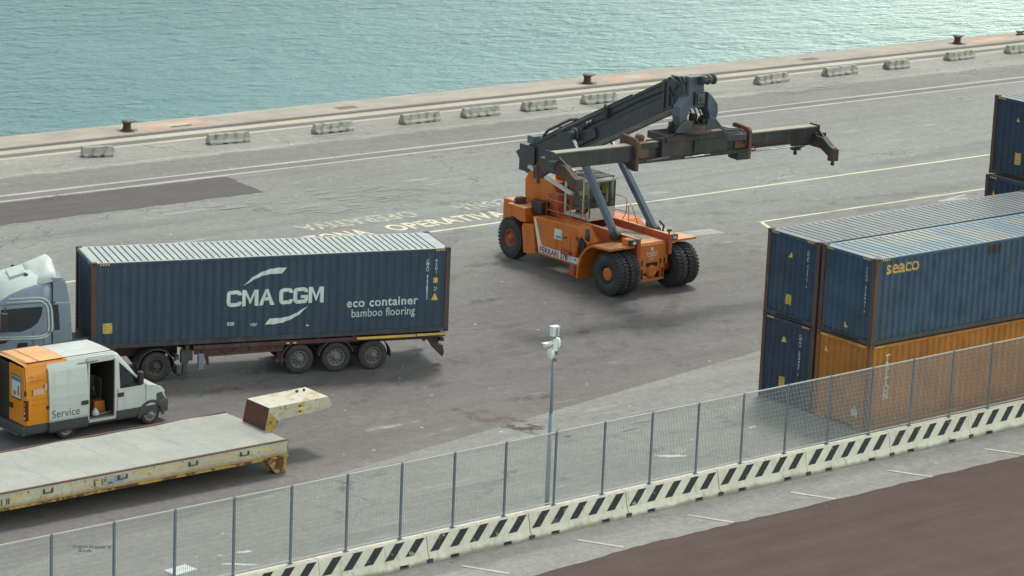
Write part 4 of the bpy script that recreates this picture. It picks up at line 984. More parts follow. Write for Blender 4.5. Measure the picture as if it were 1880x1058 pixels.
for A, B in zip(rings, rings[1:]):
    for i in range(m - 1):
        f = mb.bm.faces.new([A[i], A[i + 1], B[i + 1], B[i]]); f.smooth = True; f.material_index = 1 if 6 <= i <= m - 8 else 0
f = mb.bm.faces.new(rings[-1]); f = mb.bm.faces.new(rings[0][::-1])
mb.build('cab_shell', parent=t)
mb = MB().use(M_CAB)       # rear side fairings
for s in (-1, 1):
    y0, y1 = sorted((s * 1.235, s * 1.17)); mb.prism([(-1.26, .95), (-.58, .95), (-.64, 1.9), (-.70, 2.84), (-1.26, 2.84)], 'y', y0, y1)
    mb.prism([(-1.26, 2.87), (-.705, 2.87), (-.83, 3.50), (-.95, 3.62), (-1.26, 3.50)], 'y', y0 + (.01 if s < 0 else 0), y1 - (.01 if s > 0 else 0))
mb.build_each('side_fairing', parent=t, bevel=.02, axis=1)
mb = MB().use(M_CABTOP)    # roof air deflector with raised rear lip
def dsec(x, zc, ze, hw_): return [(x, -hw_, ze), (x, -hw_ * .72, ze + (zc - ze) * .42), (x, -hw_ * .22, zc), (x, hw_ * .22, zc), (x, hw_ * .72, ze + (zc - ze) * .42), (x, hw_, ze)]
secs = [dsec(-2.02, 3.82, 3.40, .9), dsec(-1.75, 3.92, 3.46, 1.06), dsec(-1.45, 4.03, 3.52, 1.15), dsec(-1.22, 4.12, 3.58, 1.17), dsec(-1.10, 4.04, 3.60, 1.16)]
vr = [[mb.bm.verts.new(p) for p in s_] for s_ in secs]
for A, B in zip(vr, vr[1:]):
    for i in range(5): f = mb.bm.faces.new([A[i], A[i + 1], B[i + 1], B[i]]); f.smooth = True
o = mb.build('air_deflector', parent=t); k = o.modifiers.new('thick', 'SOLIDIFY'); k.thickness = .05; k.offset = -1
mb = MB().use(M_DARK); mb.face([(-1.14, -.42, 4.0), (-1.14, .42, 4.0), (-1.14, .7, 3.75), (-1.14, -.7, 3.75)]); mb.use(M_CAB); mb.prism([(-1.26, 3.46), (-.90, 3.46), (-.84, 3.56), (-.95, 3.66), (-1.26, 3.66)], 'y', -1.17, 1.17); mb.build('deflector_back', parent=t)
mb = MB().use(M_CABTOP)    # roof hatch
mb.M = Matrix.Translation((-2.28, -.30, 3.715)) @ Matrix.Rotation(R(-14), 4, 'Y') @ Matrix.Rotation(R(12), 4, 'X'); mb.box(-.28, .28, -.30, .30, -.02, .05); mb.build('roof_hatch', mat=None, parent=t, bevel=.03)
for y in (-.62, .62):
    mb = MB().use(M_BLACK); mb.lathe([(.03, 0), (.07, .04), (.07, .13), (.02, .16)], 10, 'z', (-2.0 if y < 0 else -2.2, y, 3.56)); mb.build('roof_lamp', parent=t)
yS = -1.24
mb = MB().use(M_GLASS); wp = [(-2.98, 1.97), (-2.28, 1.95), (-1.97, 2.06), (-1.74, 2.24), (-1.62, 2.50), (-1.59, 2.75), (-2.2, 2.745), (-2.92, 2.70)]
mb.prism(wp, 'y', yS - .004, yS + .01); mb.prism(wp, 'y', -yS - .01, -yS + .004); mb.build_each('side_window', parent=t, axis=1)
mb = MB().use(M_GLASS); mb.face([(-3.035, -1.05, 1.9), (-3.035, 1.05, 1.9), (-3.03, 1.0, 2.85), (-3.03, -1.0, 2.85)]); mb.build('windscreen', parent=t)
mb = MB().use(M_BLACK)
for x0, z0, z1 in ((-1.55, 1.0, 1.93), (-1.91, .98, 1.95)): mb.box(x0, x0 + .012, yS - .004, yS, z0, z1)
mb.box(-1.29, -1.265, yS - .003, yS + .02, .95, 3.46); mb.prism([(-3.02, 2.86), (-1.29, 2.90), (-1.29, 2.885), (-3.02, 2.845)], 'y', yS - .003, yS)
mb.prism([(-1.20, 1.95), (-1.03, 1.95), (-1.09, 2.80), (-1.25, 2.80)], 'y', yS - .004, yS - .001); mb.build('panel_gap', parent=t)
mb = MB().use(M_CABTOP)
def sweep_line(off):
    pts = [(-2.75 + off * .6, 2.93 + off)]; pts += [(-1.85, 2.95 + off)]
    cx, cz, r_ = -1.75, 2.62, .33 + off
    pts += [(cx + r_ * math.cos(R(a)), cz + r_ * math.sin(R(a))) for a in (80, 60, 40, 20, 5)]
    pts += [(-1.385 + off, 2.1)]
    pts += [(cx + .02 + r_ * math.cos(R(a)), 1.97 + r_ * .6 * math.sin(R(a))) for a in (-10, -40, -70, -90)]
    pts += [(-3.0, 1.80 - off * .6)]; return [(x, yS - .003, z) for x, z in pts]
for off in (0., .115): mb.tube(sweep_line(off), .030, 6)
mb.build('side_stripe', parent=t)
mb = MB().use(M_DARK); mb.prism([(-2.42, 1.42), (-2.08, 1.42), (-2.08, 1.58), (-2.38, 1.58)], 'y', yS - .012, yS + .01); mb.build('door_handle', parent=t); mb = MB().use(M_DARK); mb.prism([(-3.0, 1.72), (-2.55, 1.78), (-2.8, 1.60), (-3.0, 1.58)], 'y', yS - .006, yS); mb.build('door_trim', parent=t)
mb = MB().use(M_BLACK); mb.box(-2.98, -2.76, yS - .34, yS - .10, 2.05, 2.66); mb.bar((-2.86, yS - .2, 2.66), (-2.8, yS, 2.8), .05, .05); mb.build('wing_mirror', parent=t, bevel=.04)
mb = MB().use(M_CAB); mb.box(-3.0, -2.1, yS + .01, -yS - .01, .45, .95); mb.box(-1.1, -.6, yS + .05, -yS - .05, .5, .95); mb.build('lower_skirt', parent=t, bevel=.04)
mb = MB().use(flat('cab_rear_wall', (.10, .12, .15), .6)); mb.box(-1.26, -1.20, -1.16, 1.16, 1.0, 3.5); mb.build('cab_back', parent=t)
# ================================================================ VAN  (front is +x, near side is -y)
M_VW = paint('van_white_paint', (.58, .61, .585), .35, .04, dirt=.07); M_VO = paint('van_orange_paint', (.74, .255, .008), .38, .06, dirt=.07, dirt_c=(.3, .12, .03))
M_VOT = paint('pale_orange_roof', (.70, .36, .15), .45, .12, dirt=.1, dirt_c=(.72, .60, .48), streak=False)  # paler orange for the rear of the van roof
M_VG = paint('grey_bumper_plastic', (.062, .064, .068), .6, .1, dirt=.25)
M_VIN = flat('van_interior_lining', (.045, .036, .032), .8); M_VFL = paint('van_floor', (.10, .085, .07), .8, .2, dirt=.2)
van = thing('service_van', 'white and orange service van with its side door slid open, parked beside the lorry', 'van', (46.85, 78.63, 0))
t = van
def vsec(x):
    hs = [(-2.5, 2.48), (-2.4, 2.53), (.6, 2.53), (.78, 2.44), (1.12, 2.05), (1.56, 1.50), (1.72, 1.36), (2.1, 1.27), (2.32, 1.14), (2.48, .92), (2.58, .70)]
    h = hs[-1][1]
    for (a, p), (b_, q) in zip(hs, hs[1:]):
        if x <= b_: h = p + (q - p) * max(0, (x - a)) / (b_ - a); break
    w_ = 1.0 - (max(0, x - 1.9) / .68) ** 2 * .22
    belt = min(1.33, h - .06); up = h - .10 if h > 1.5 else h - .03
    m_ = lambda k: belt + (up - belt) * k * 1.1
    f5 = .5 if x <= .62 else .74
    gw = lambda z: w_ * (1.0 - .12 * max(0, (z - 1.33)) / 1.15)
    return [(w_ * .97, .32), (w_, .40), (w_, .63), (w_, .98 if h > 1.1 else min(.8, h - .08)), (w_ * .995, belt), (gw(m_(f5)), m_(f5)), (gw(m_(.92)), m_(.92)), (gw(h) * .94, up + (h - up) * .6), (gw(h) * .86, h - .015), (gw(h) * .45, h), (0, h + .008)]
VX = [-2.5, -2.42, -1.75, -1.02, -.40, -.35, .62, .70, .78, .86, 1.12, 1.38, 1.56, 1.72, 1.9, 2.1, 2.32, 2.48, 2.58]
rg = []; mb = MB(); mats_ = [M_VW, M_VO, M_VOT, M_VG]
for m_ in mats_: mb.use(m_)
gl = MB().use(M_GLASS); ws = MB().use(M_GLASS)
for x in VX:
    hs = vsec(x); rg.append([(x, -y, z) for y, z in hs] + [(x, y, z) for y, z in hs[:-1]][::-1])
m = len(rg[0]); vv = [[mb.bm.verts.new(p) for p in r_] for r_ in rg]
for j, (A, B) in enumerate(zip(rg, rg[1:])):
    xm = (VX[j] + VX[j + 1]) / 2
    for i in range(m - 1):
        k = i if i < m // 2 else m - 2 - i; near = i < m // 2
        q = [A[i], A[i + 1], B[i + 1], B[i]]
        if near and -.35 < xm < .62 and 1 <= k <= 5: continue                       # the open side door
        if .80 < xm < 1.5 and k == 4: gl.face([(x, y * 1.004, z) for x, y, z in q]); continue
        if .70 < xm < 1.56 and k >= 8: ws.face([(x, y, z + .006) for x, y, z in q]); continue
        f = mb.bm.faces.new([vv[j][i], vv[j][i + 1], vv[j + 1][i + 1], vv[j + 1][i]]); f.smooth = k not in (1, 2)
        mi = 3 if k <= 1 else 0
        if k > 1 and xm < -1.75: mi = 1
        elif k in (6, 7) and xm < -1.02: mi = 1
        if k >= 8 and xm < -1.2: mi = 2
        if xm > 2.1 and k <= 2: mi = 3
        f.material_index = mi
f = mb.bm.faces.new(vv[-1]); f.material_index = 3
# orange roof edge belongs to the rear part only: split the long roof station
shell = mb.build('body_shell', parent=t); gl.build_each('side_window', parent=t, axis=1); ws.build('windscreen', parent=t)
mb = MB().use(M_VOT); hs = vsec(-1.0)
mb.face([(-2.41, -.78, 2.540), (-1.10, -.78, 2.540), (-1.10, .78, 2.540), (-2.41, .78, 2.540)])
mb.use(M_VO); mb.box(-1.98, -1.94, -.78, .78, 2.541, 2.555); mb.box(-2.36, -2.33, -.78, .78, 2.541, 2.552); mb.build('roof_panel', parent=t)
for y in (-.80, .80): mb = MB().use(M_BLACK); mb.box(-2.38, .72, y - .012, y + .012, 2.53, 2.548); mb.build('roof_gutter', parent=t)
# interior
mb = MB().use(M_VIN); mb.box(-2.3, .66, .86, .90, .5, 2.35); mb.box(-2.3, .66, -.84, .84, 2.33, 2.36); mb.box(.62, .66, -.86, .86, .5, 2.34); mb.box(-1.55, -1.52, -.5, .86, .55, 1.9)
mb.use(M_VFL); mb.box(-2.4, .66, -.90, .88, .47, .52); mb.build('cargo_lining', parent=t)
mb = MB().use(M_VIN); mb.box(.72, 1.35, -.88, .88, .5, 1.15); mb.box(.80, 1.0, -.75, -.25, 1.1, 1.85); mb.box(.80, 1.0, .25, .75, 1.1, 1.85); mb.box(1.45, 1.8, -.9, .9, .9, 1.30); mb.build('cab_interior', parent=t)
mb = MB().use(M_VW); mb.box(-.36, -.31, -1.0, -.94, .42, 2.30); mb.box(.585, .635, -1.005, -.94, .42, 2.33); mb.box(-.36, .63, -.935, -.84, 2.27, 2.425); mb.box(-.36, .63, -1.0, -.90, .40, .47)
mb.build('door_frame', parent=t)
# slid-back side door standing proud of the body
sd = MB().use(M_VW); sy = -1.075
prof = [(sy + .02, .64), (sy, .70), (sy, 1.40), (sy + .035, 1.80), (sy + .085, 2.20), (sy + .12, 2.31), (sy + .17, 2.31), (sy + .14, 2.20), (sy + .06, 1.4), (sy + .06, .64)]
sd.prism(prof, 'x', -1.75, -.40); sd.use(M_VG); sd.prism([(sy + .02, .30), (sy - .005, .36), (sy - .005, .62), (sy + .02, .64), (sy + .07, .64), (sy + .07, .30)], 'x', -1.75, -.40)
dr = sd.build('sliding_door', parent=t)
mb = MB().use(M_VW); mb.box(-1.66, -.48, sy - .006, sy + .004, 1.12, 1.17); mb.box(-1.66, -.48, sy + .02, sy + .035, 1.72, 1.76); mb.box(-1.66, -.48, sy - .004, sy + .004, 1.36, 1.40); mb.build('pressed_rib', parent=dr)
mb = MB().use(M_BLACK); mb.box(-.64, -.40, sy - .035, sy - .005, 1.03, 1.17); mb.build('handle', parent=dr, bevel=.015)
mb = MB().use(flat('dark_lettering', (.10, .105, .11), .6)); mb.add_text('Service', .36, on_front(-1.68, sy - .004, .76), .0, 'LEFT', 1.02, .93); mb.build('lettering', parent=dr)
mb = MB().use(M_BLACK); mb.box(-.72, .0, -.985, -.965, 2.315, 2.335); mb.build('door_rail', parent=t)
# rear: near half door shut, far half open
mb = MB().use(M_VO); mb.prism([(-.985, .62), (-.0, .62), (-.0, 2.40), (-.86, 2.40), (-.975, 1.4)], 'x', -2.535, -2.50); rd_ = mb.build('rear_door', parent=t)
mb = MB().use(M_GLASS); mb.box(-2.541, -2.534, -.72, -.14, 1.36, 2.10)
mb.use(flat('poster_paper', (.58, .66, .66), .5)); mb.box(-2.545, -2.5412, -.70, -.16, 1.40, 2.07); mb.use(flat('poster_band', (.12, .19, .25), .5)); mb.box(-2.549, -2.5455, -.69, -.17, 1.93, 2.05)
mb.use(flat('poster_orange', (.55, .20, .06), .5)); mb.box(-2.549, -2.5455, -.42, -.26, 1.47, 1.60); mb.box(-2.549, -2.5455, -.64, -.5, 1.50, 1.62); mb.use(M_BLACK); mb.box(-2.549, -2.5455, -.60, -.55, 1.63, 1.80); mb.build('rear_window', parent=rd_)
mb = MB().use(M_BLACK); mb.box(-2.57, -2.535, -.24, -.02, 1.02, 1.18); mb.build('handle', parent=rd_, bevel=.012); mb = MB().use(M_BLACK); mb.box(-2.56, -2.50, -1.0, -.93, 1.56, 1.72); mb.build('hinge', parent=rd_, bevel=.012)
mb = MB().use(M_VIN); mb.box(-2.49, -2.47, -.02, .88, .52, 2.36); mb.build('rear_opening', parent=t)
mb = MB().use(M_VG); mb.M = Matrix.Translation((-2.5, .98, 0)) @ Matrix.Rotation(R(18), 4, 'Z'); mb.box(-.96, 0, -.02, .03, .62, 2.38); mb.build('rear_door', parent=t)
mb = MB().use(M_VG); mb.box(-2.66, -2.48, -1.0, 1.0, .30, .60); mb.box(-2.74, -2.6, -.85, .85, .30, .38); mb.box(2.40, 2.66, -.80, .80, .28, .66); mb.prism([(2.2, -.97), (2.6, -.82), (2.6, -.7), (2.2, -.9)], 'z', .40, .72); mb.build_each('bumper', parent=t, bevel=.04, axis=0)
for s in (-1, 1):
    mb = MB().use(flat('tail_lamp_red', (.13, .025, .015), .25)); y0, y1 = sorted((s * 1.005, s * .90)); mb.box(-2.552, -2.44, y0, y1, .78, 1.42); mb.use(flat('amber_lamp', (.55, .22, .02), .25) if 'amber_lamp' not in bpy.data.materials else bpy.data.materials['amber_lamp']); mb.box(-2.556, -2.54, y0 + .02, y1 - .02, 1.24, 1.36); mb.box(-2.556, -2.54, y0 + .02, y1 - .02, 1.10, 1.20); mb.use(M_SIGNW); mb.box(-2.556, -2.54, y0 + .02, y1 - .02, .99, 1.06); mb.box(-2.556, -2.54, y0 + .02, y1 - .02, .82, .90)
    mb.build('tail_light', parent=t)
    mb = MB().use(M_SIGNW); y0, y1 = sorted((s * .78, s * .93)); mb.prism([(2.22, 1.02), (2.42, .92), (2.44, 1.02), (2.30, 1.17)], 'y', y0, y1); mb.build('headlight', parent=t, bevel=.02)
    mb = MB().use(M_BLACK); y0, y1 = sorted((s * 1.0, s * 1.26)); mb.box(1.36, 1.52, y0 + (.06 if s < 0 else 0), y1 - (.06 if s > 0 else 0), 1.40, 1.82); mb.box(1.40, 1.50, *sorted((s * .96, s * 1.1)), 1.36, 1.44); mb.build('wing_mirror', parent=t, bevel=.04)
    M_VR = bpy.data.materials.get('van_grey_rim') or paint('van_grey_rim', (.30, .30, .29), .5, .15, dirt=.3, streak=False)
    wheel(t, -1.10, s * .86, .335, .22, .21, M_VR, .5, side=s, hub=.06); wheel(t, 1.90, s * .86, .335, .22, .21, M_VR, .75, side=s, hub=.06)
    mb = MB().use(M_VG); y0, y1 = sorted((s * .985, s * 1.025)); guard(mb, 1.90, .47, y0, y1, -8, 188, .335, .09); mb.build('wheel_arch', parent=t)
    mb = MB().use(M_DARK); y0, y1 = sorted((s * 1.004, s * .75)); mb.cyl((1.90, y0, .335), (1.90, y1, .335), .40, 20); 
    if s < 0: mb.bm.free()
    else: mb.bm.free()
mb = MB().use(M_BLACK); mb.box(.70, .90, -1.03, -1.005, 1.06, 1.20); mb.build('door_handle', parent=t, bevel=.01)
mb = MB().use(M_VG); mb.box(.68, .69, -1.006, -.99, .62, 1.33); mb.box(1.70, 1.71, -1.006, -.99, .80, 1.36); mb.use(M_SIGNW)
mb.build('panel_gap', parent=t)
mb = MB().use(flat('pale_grey_lettering', (.50, .54, .54), .5))
for i, s_ in enumerate(('Kundendienst', 'assistance', 'service 24h')): pass
mb.use(flat('faded_sticker', (.62, .42, .26), .5)); mb.box(-2.28, -1.90, -1.006, -.99, 1.55, 1.74); mb.box(-1.88, -1.80, -1.006, -.99, 1.66, 1.86); mb.build('side_sticker', parent=t)
mb = MB().use(M_VO)
for z in (1.25, 1.42, 1.98, 2.12): mb.box(-2.3, -1.82, -1.012, -.96, z, z + .03)
mb.build('pressed_rib', parent=t)
mb = MB().use(M_BLACK); mb.box(-1.82, -1.74, -1.03, -1.0, 1.06, 1.16); mb.build('door_catch', parent=t)
# what lies in the open van
t = thing('tool_case', 'orange tool case standing inside the open van', 'tool case', (46.85 + .30, 78.63 - .45, .522))
mb = MB().use(paint('orange_case_plastic', (.50, .15, .02), .5, .1)); mb.prism([(-.22, 0), (.22, 0), (.19, .36), (-.17, .38)], 'y', -.12, .12); mb.build('case_body', parent=t, bevel=.02)
mb = MB().use(M_BLACK); mb.tube([(-.10, 0, .37), (-.09, 0, .45), (.09, 0, .45), (.10, 0, .36)], .016, 6); mb.build('handle', parent=t)
t = thing('tool_rack', 'dark rack of hoses and tools behind the orange case in the van', 'rack', (46.85 + .18, 78.63 - .02, .522))
mb = MB().use(paint('grubby_rack', (.09, .07, .06), .7, .3, dirt=.3)); mb.box(-.42, .40, -.2, .2, 0, .34); mb.box(-.42, -.38, -.2, .2, .34, 1.0); mb.box(.36, .40, -.2, .2, .34, 1.0); mb.box(-.42, .4, .16, .2, .34, 1.0); mb.build('rack_frame', parent=t)
mb = MB().use(M_STEEL); mb.tube([(-.3, -.1, .36), (-.28, -.12, .8), (-.1, -.14, .9), (0, -.1, .5), (.12, -.15, .75), (.25, -.1, .36)], .03, 7); mb.build('hose', parent=t)
t = thing('plastic_bag', 'small white plastic bag on the van sill', 'bag', (46.85 + .02, 78.63 - .78, .522))
mb = MB().use(M_SIGNW); mb.lathe([(.05, 0), (.13, .03), (.12, .12), (.06, .2), (.02, .24)], 9, 'z'); mb.build('bag_body', parent=t)
t = thing('steel_pipe', 'pale steel pipe lying across the van doorway', 'pipe', (46.85 + .28, 78.63 - .80, .55)); mb = MB().use(M_STEEL); mb.cyl((-.2, 0, 0), (.28, .02, .02), .025, 8); mb.cyl((.26, .02, .02), (.30, .02, .02), .035, 8); mb.build('pipe_body', parent=t)
# ================================================================ YELLOW ROLL TRAILER
b = NB('cream_scuffed_steel'); v = b.coord('Object'); n1 = b.noise(v, 1.1, 5); n2 = b.noise(v, 6, 6, .7); z = b.sep(v)[2]
st_ = b.noise(b.mapping(v, (6, 6, .7)), 1.3, 6, .65)
cc = b.gain((.50, .475, .385), b.rng(n1, .3, .7, .85, 1.12, False))
cc = b.mix(b.rng(n2, .54, .64, 0, .8), cc, (.42, .27, .06)); cc = b.mix(b.rng(st_, .58, .70, 0, .8), cc, (.17, .085, .04)); cc = b.mix(b.rng(b.noise(v, 3.1, 6, .72), .62, .70, 0, .85), cc, (.10, .05, .03))
low = b.math('ADD', z, b.math('MULTIPLY', b.math('SUBTRACT', n2, .5), .4)); cc = b.mix(b.rng(low, .56, .72, .8, 0.), cc, (.34, .19, .05))
b.bump(n2, .15, .01); M_RT = b.done(cc, .6, 0, .35)
b = NB('rusted_yellow_steel'); v = b.coord('Object'); n1 = b.noise(v, 2.6, 6, .7); n2 = b.noise(v, 12, 4)
cc = b.mix(b.rng(n1, .46, .56), (.46, .30, .075), (.115, .05, .03)); cc = b.gain(cc, b.rng(n2, .2, .8, .8, 1.2, False)); M_RTY = b.done(cc, .7, 0, .3)
b = NB('cream_neck_top'); v = b.coord('Object'); n1 = b.noise(v, 2.2, 6, .65)
cc = b.mix(b.rng(n1, .50, .62, 0, .75), (.58, .555, .47), (.42, .28, .08)); M_RTT = b.done(cc, .55, 0, .35)
b = NB('red_brown_primer'); v = b.coord('Object'); n1 = b.noise(v, 2.5, 5, .6); M_RTB = b.done(b.gain((.125, .052, .042), b.rng(n1, .25, .75, .75, 1.25, False)), .8, 0, .3)
b = NB('pale_worn_deck'); v = b.coord('Object'); n1 = b.noise(v, .7, 6, .65); n2 = b.noise(b.mapping(v, (2.6, .9, 1), (0, 0, R(12))), 1.1, 6, .65, .8); n3 = b.noise(v, 9, 4)
cc = b.gain((.385, .385, .345), b.rng(n1, .25, .75, .80, 1.14, False)); cc = b.mix(b.rng(n2, .50, .70, 0, .6), cc, (.26, .28, .30)); cc = b.mix(b.rng(b.noise(b.mapping(v, (.5, 2, 1)), 1.7, 5), .60, .74, 0, .5), cc, (.42, .37, .30))
cc = b.gain(cc, b.rng(n3, .2, .8, .92, 1.08, False)); b.bump(b.math('ADD', n2, n1), .5, .05); sm = b.math('FRACT', b.math('MULTIPLY', b.sep(v)[0], 1 / 1.22)); cc = b.mix(b.math('MULTIPLY', b.rng(b.math('ABSOLUTE', b.math('SUBTRACT', sm, .5)), .006, .018, .55, 0.), b.rng(n1, .35, .6)), cc, (.22, .23, .22)); M_DECK = b.done(cc, .5, 0, .45)
t = thing('roll_trailer', 'long rusty cream and yellow roll trailer with pale deck and gooseneck lying near the fence', 'trailer', (49.62, 73.1, 0), R(.6))
L0 = -15.0; HW = 1.68
mb = MB().use(M_DECK); n = 40; zt = 1.0                           # deck, slightly wavy, with cross seams
def dz(x, y): return zt + .012 * math.sin(x * 1.3 + y) + .010 * math.sin(x * 2.9 - y * 2.1)
g = [[mb.bm.verts.new((L0 + (0 - L0) * i / 60, -HW + .05 + (2 * HW - .1) * j / 8, dz(L0 - L0 * i / 60, j * .4))) for j in range(9)] for i in range(61)]
for i in range(60):
    for j in range(8): f = mb.bm.faces.new([g[i][j], g[i + 1][j], g[i + 1][j + 1], g[i][j + 1]]); f.smooth = True
mb.build('deck', parent=t)
for s in (-1, 1):
    mb = MB().use(M_RT); y0, y1 = sorted((s * HW, s * (HW - .09))); mb.box(L0, 0, y0, y1, .56, .985); o = mb.build('side_beam', parent=t)
    mb = MB().use(M_RUSTY); y0, y1 = sorted((s * (HW + .02), s * (HW - .06))); mb.box(L0, .01, y0, y1, .985, 1.022); mb.use(M_RTY); y0, y1 = sorted((s * (HW + .05), s * (HW - .2))); mb.box(L0, .005, y0, y1, .50, .56); mb.build('beam_flange', parent=t)
    mb = MB().use(M_RTY); mb.prism([(-.78, .50), (-.015, .50), (-.02, .04), (-.10, 0), (-.36, 0), (-.44, .06)], 'y', *sorted((s * (HW - .02), s * (HW - .30)))); mb.use(M_RUSTY); mb.box(-.40, -.06, *sorted((s * (HW - .0), s * (HW - .36))), 0, .03); mb.build('leg', parent=t, bevel=.015)
y = -HW - .004
mb = MB().use(M_YEL)
for x0, x1 in ((-1.0, -.35), (-2.9, -1.75), (-5.35, -3.75), (-7.6, -6.5), (-9.4, -8.7), (-11.2, -10.4)):
    mb = MB().use(M_YEL)
    for q in range(int((x1 - x0) / .06)): mb.box(x0 + q * .06, x0 + q * .06 + random.uniform(.045, .062), y, y + .01, .80 + random.uniform(-.012, .012), .85 + random.uniform(-.012, .012))
    mb.build('reflector_tape', parent=t)
for x in (-1.55, -3.35, -5.75, -8.2, -10.1, -12.4):
    mb = MB().use(M_RUSTY); mb.box(x - .16, x - .11, y - .02, y + .02, .76, .90); mb.box(x + .11, x + .16, y - .02, y + .02, .76, .90); mb.tube([(x - .14, y - .03, .84), (x - .1, y - .05, .79), (x + .1, y - .05, .79), (x + .14, y - .03, .84)], .018, 6); mb.build('lashing_ring', parent=t)
mb = MB().use(flat('maker_plate_grey', (.33, .37, .40), .5)); mb.box(-6.30, -5.95 + .25, y - .006, y + .01, .66, .93); mb.use(M_YEL); mb.box(-6.24, -6.16, y - .009, y - .0055, .83, .88); mb.use(M_BLACK); mb.box(-6.25, -6.08, y - .009, y - .0055, .70, .72); mb.box(-6.25, -6.10, y - .009, y - .0055, .735, .755)
mb.add_text('CMR', .10, on_front(-6.02, y - .008, .82), .01); mb.add_text('COMPANY', .065, on_front(-6.04, y - .008, .74), .01); mb.build('maker_plate', parent=t)
mb = MB().use(M_BLACK); mb.add_text('1  1', .24, on_front(-6.75, y - .003, .72), .02); mb.add_text('1 II', .25, on_front(-9.75, y - .003, .66), .02)
for q in range(9): mb.box(-6.9 + q * .1, -6.9 + q * .1 + random.uniform(.02, .08), y - .002, y + .004, .60 + .09 * (q % 4), .615 + .09 * (q % 4))
mb.build('lettering', parent=t)
mb = MB().use(M_DARK); mb.box(L0, -.8, -HW + .12, HW - .12, .52, .95); mb.build('underframe', parent=t)
mb = MB().use(M_RTY); mb.box(-.02, .02, -HW, HW, .62, .985); mb.build('end_beam', parent=t)
# gooseneck: a box arm rising out of the end of the deck
mb = MB().use(M_RT); hw = .60
side = [(-.12, .78), (.10, .78), (.20, 1.10), (.38, 1.30), (.75, 1.38), (2.35, 1.46), (2.50, 1.60), (2.30, 1.80), (.10, 1.745)]
side = [(-.13, .80), (.12, .80), (.17, .98), (.30, 1.17), (.52, 1.27), (2.25, 1.35), (2.40, 1.45), (2.22, 1.74), (.06, 1.70)]
va = [mb.bm.verts.new((x, -hw, z)) for x, z in side]; vb = [mb.bm.verts.new((x, hw, z)) for x, z in side]; nS = len(side)
for m_ in (M_RTB, M_RTT, M_RTY): mb.use(m_)
f = mb.bm.faces.new(va[::-1]); f.material_index = 0; f = mb.bm.faces.new(vb); f.material_index = 0
for i in range(nS):
    f = mb.bm.faces.new([va[i], va[(i + 1) % nS], vb[(i + 1) % nS], vb[i]]); f.material_index = 1 if i == nS - 1 else 2 if i == nS - 2 else 0 if i == 6 else 3
mb.build('gooseneck', parent=t, bevel=.012)
mb = MB().use(M_YEL)
for q in range(14): mb.box(.62 + q * .1, .62 + q * .1 + random.uniform(.06, .1), -hw - .004, -hw + .01, 1.50 + random.uniform(-.01, .01), 1.54)
mb.box(1.12, 1.24, -hw - .003, -hw + .01, 1.34, 1.68); mb.build('reflector_tape', parent=t)
mb = MB().use(M_RTY)
mb.prism([(-.14, .78), (.14, .78), (.22, 1.0), (.40, 1.22), (.30, 1.35), (.02, 1.6), (.0, 1.3)], 'y', -hw - .012, -hw - .003); mb.build('neck_gusset', parent=t)
mb = MB().use(M_BLACK); mb.cyl((1.7, .30, 1.71), (1.7, .30, 1.79), .05, 8); mb.build('grease_cap', parent=t); mb = MB().use(M_BLACK); mb.cyl((1.95, .28, 1.72), (1.95, .28, 1.80), .04, 8); mb.build('grease_cap', parent=t)
for z0 in (1.40, 1.58): mb = MB().use(M_RUSTY); mb.box(1.14, 1.22, -hw - .03, -hw, z0, z0 + .06); mb.build('lashing_ring', parent=t)
# ================================================================ REACH STACKER  (front is -y, its right side is -x)
M_OR = paint('stacker_orange_paint', (.62, .155, .016), .42, .10, rust=.05, dirt=.18, dirt_c=(.20, .085, .03))
M_ORT = paint('top_lit_orange', (.68, .33, .15), .5, .12, dirt=.22, dirt_c=(.40, .33, .26), streak=False)  # paler copy of the orange for upward faces, light from above painted in
M_ORR = paint('red_orange_rail', (.42, .085, .03), .5, .12, rust=.06, dirt=.2, dirt_c=(.16, .07, .04))
M_SL = paint('slate_boom_paint', (.060, .066, .076), .42, .22, rust=.16, rust_c=(.13, .06, .035), dirt=.25, dirt_c=(.09, .085, .085))
M_SLB = paint('slate_blue_cylinder', (.105, .140, .195), .4, .14, rust=.05, dirt=.2)
M_SLH = paint('grimy_slate_head', (.085, .108, .140), .42, .2, rust=.12, rust_c=(.13, .06, .035), dirt=.3, dirt_c=(.07, .065, .065))
M_SPR = paint('oily_spreader_steel', (.046, .041, .041), .55, .3, rust=.14, rust_c=(.13, .055, .03), dirt=.3, dirt_c=(.10, .085, .08))
M_SPT = paint('pale_spreader_top', (.34, .31, .25), .6, .18, rust=.08, dirt=.25, dirt_c=(.25, .20, .14), streak=False)  # paler tone for the top faces of the spreader
M_SPO = paint('rusty_orange_flange', (.17, .075, .035), .65, .3, rust=.3, dirt=.2)
M_SPRU = paint('heavily_rusted_beam', (.095, .056, .044), .75, .35, rust=.4, dirt=.3)
M_CABW = paint('cab_cream_white', (.62, .62, .57), .45, .06, rust=.02, dirt=.15)
M_BIGT = paint('heavy_tyre_rubber', (.046, .043, .045), .85, .25, dirt=.35, dirt_c=(.085, .075, .07), streak=False)
stk = thing('reach_stacker', 'orange reach stacker with dark raised boom and wide extended container spreader', 'reach stacker', (73.8, 83.0, 0))
t = stk
M_TYRE_SAVE = M_TYRE; M_TYRE = M_BIGT
for x, side in ((-1.72, -1), (-1.17, -1), (1.17, 1), (1.72, 1)): wheel(t, x, 0, .815, .50, .36, M_BIGT, .1 if abs(x) > 1.5 else .3, 34, side=-1 if side < 0 else 1, rz=-math.pi / 2, hub=.17, hubmat=M_OR)
for s in (-1, 1): wheel(t, s * 1.20, 6.42, .815, .50, .34, M_ORR, .35, 34, side=s, rz=-math.pi / 2 + R(-4), hub=.14)
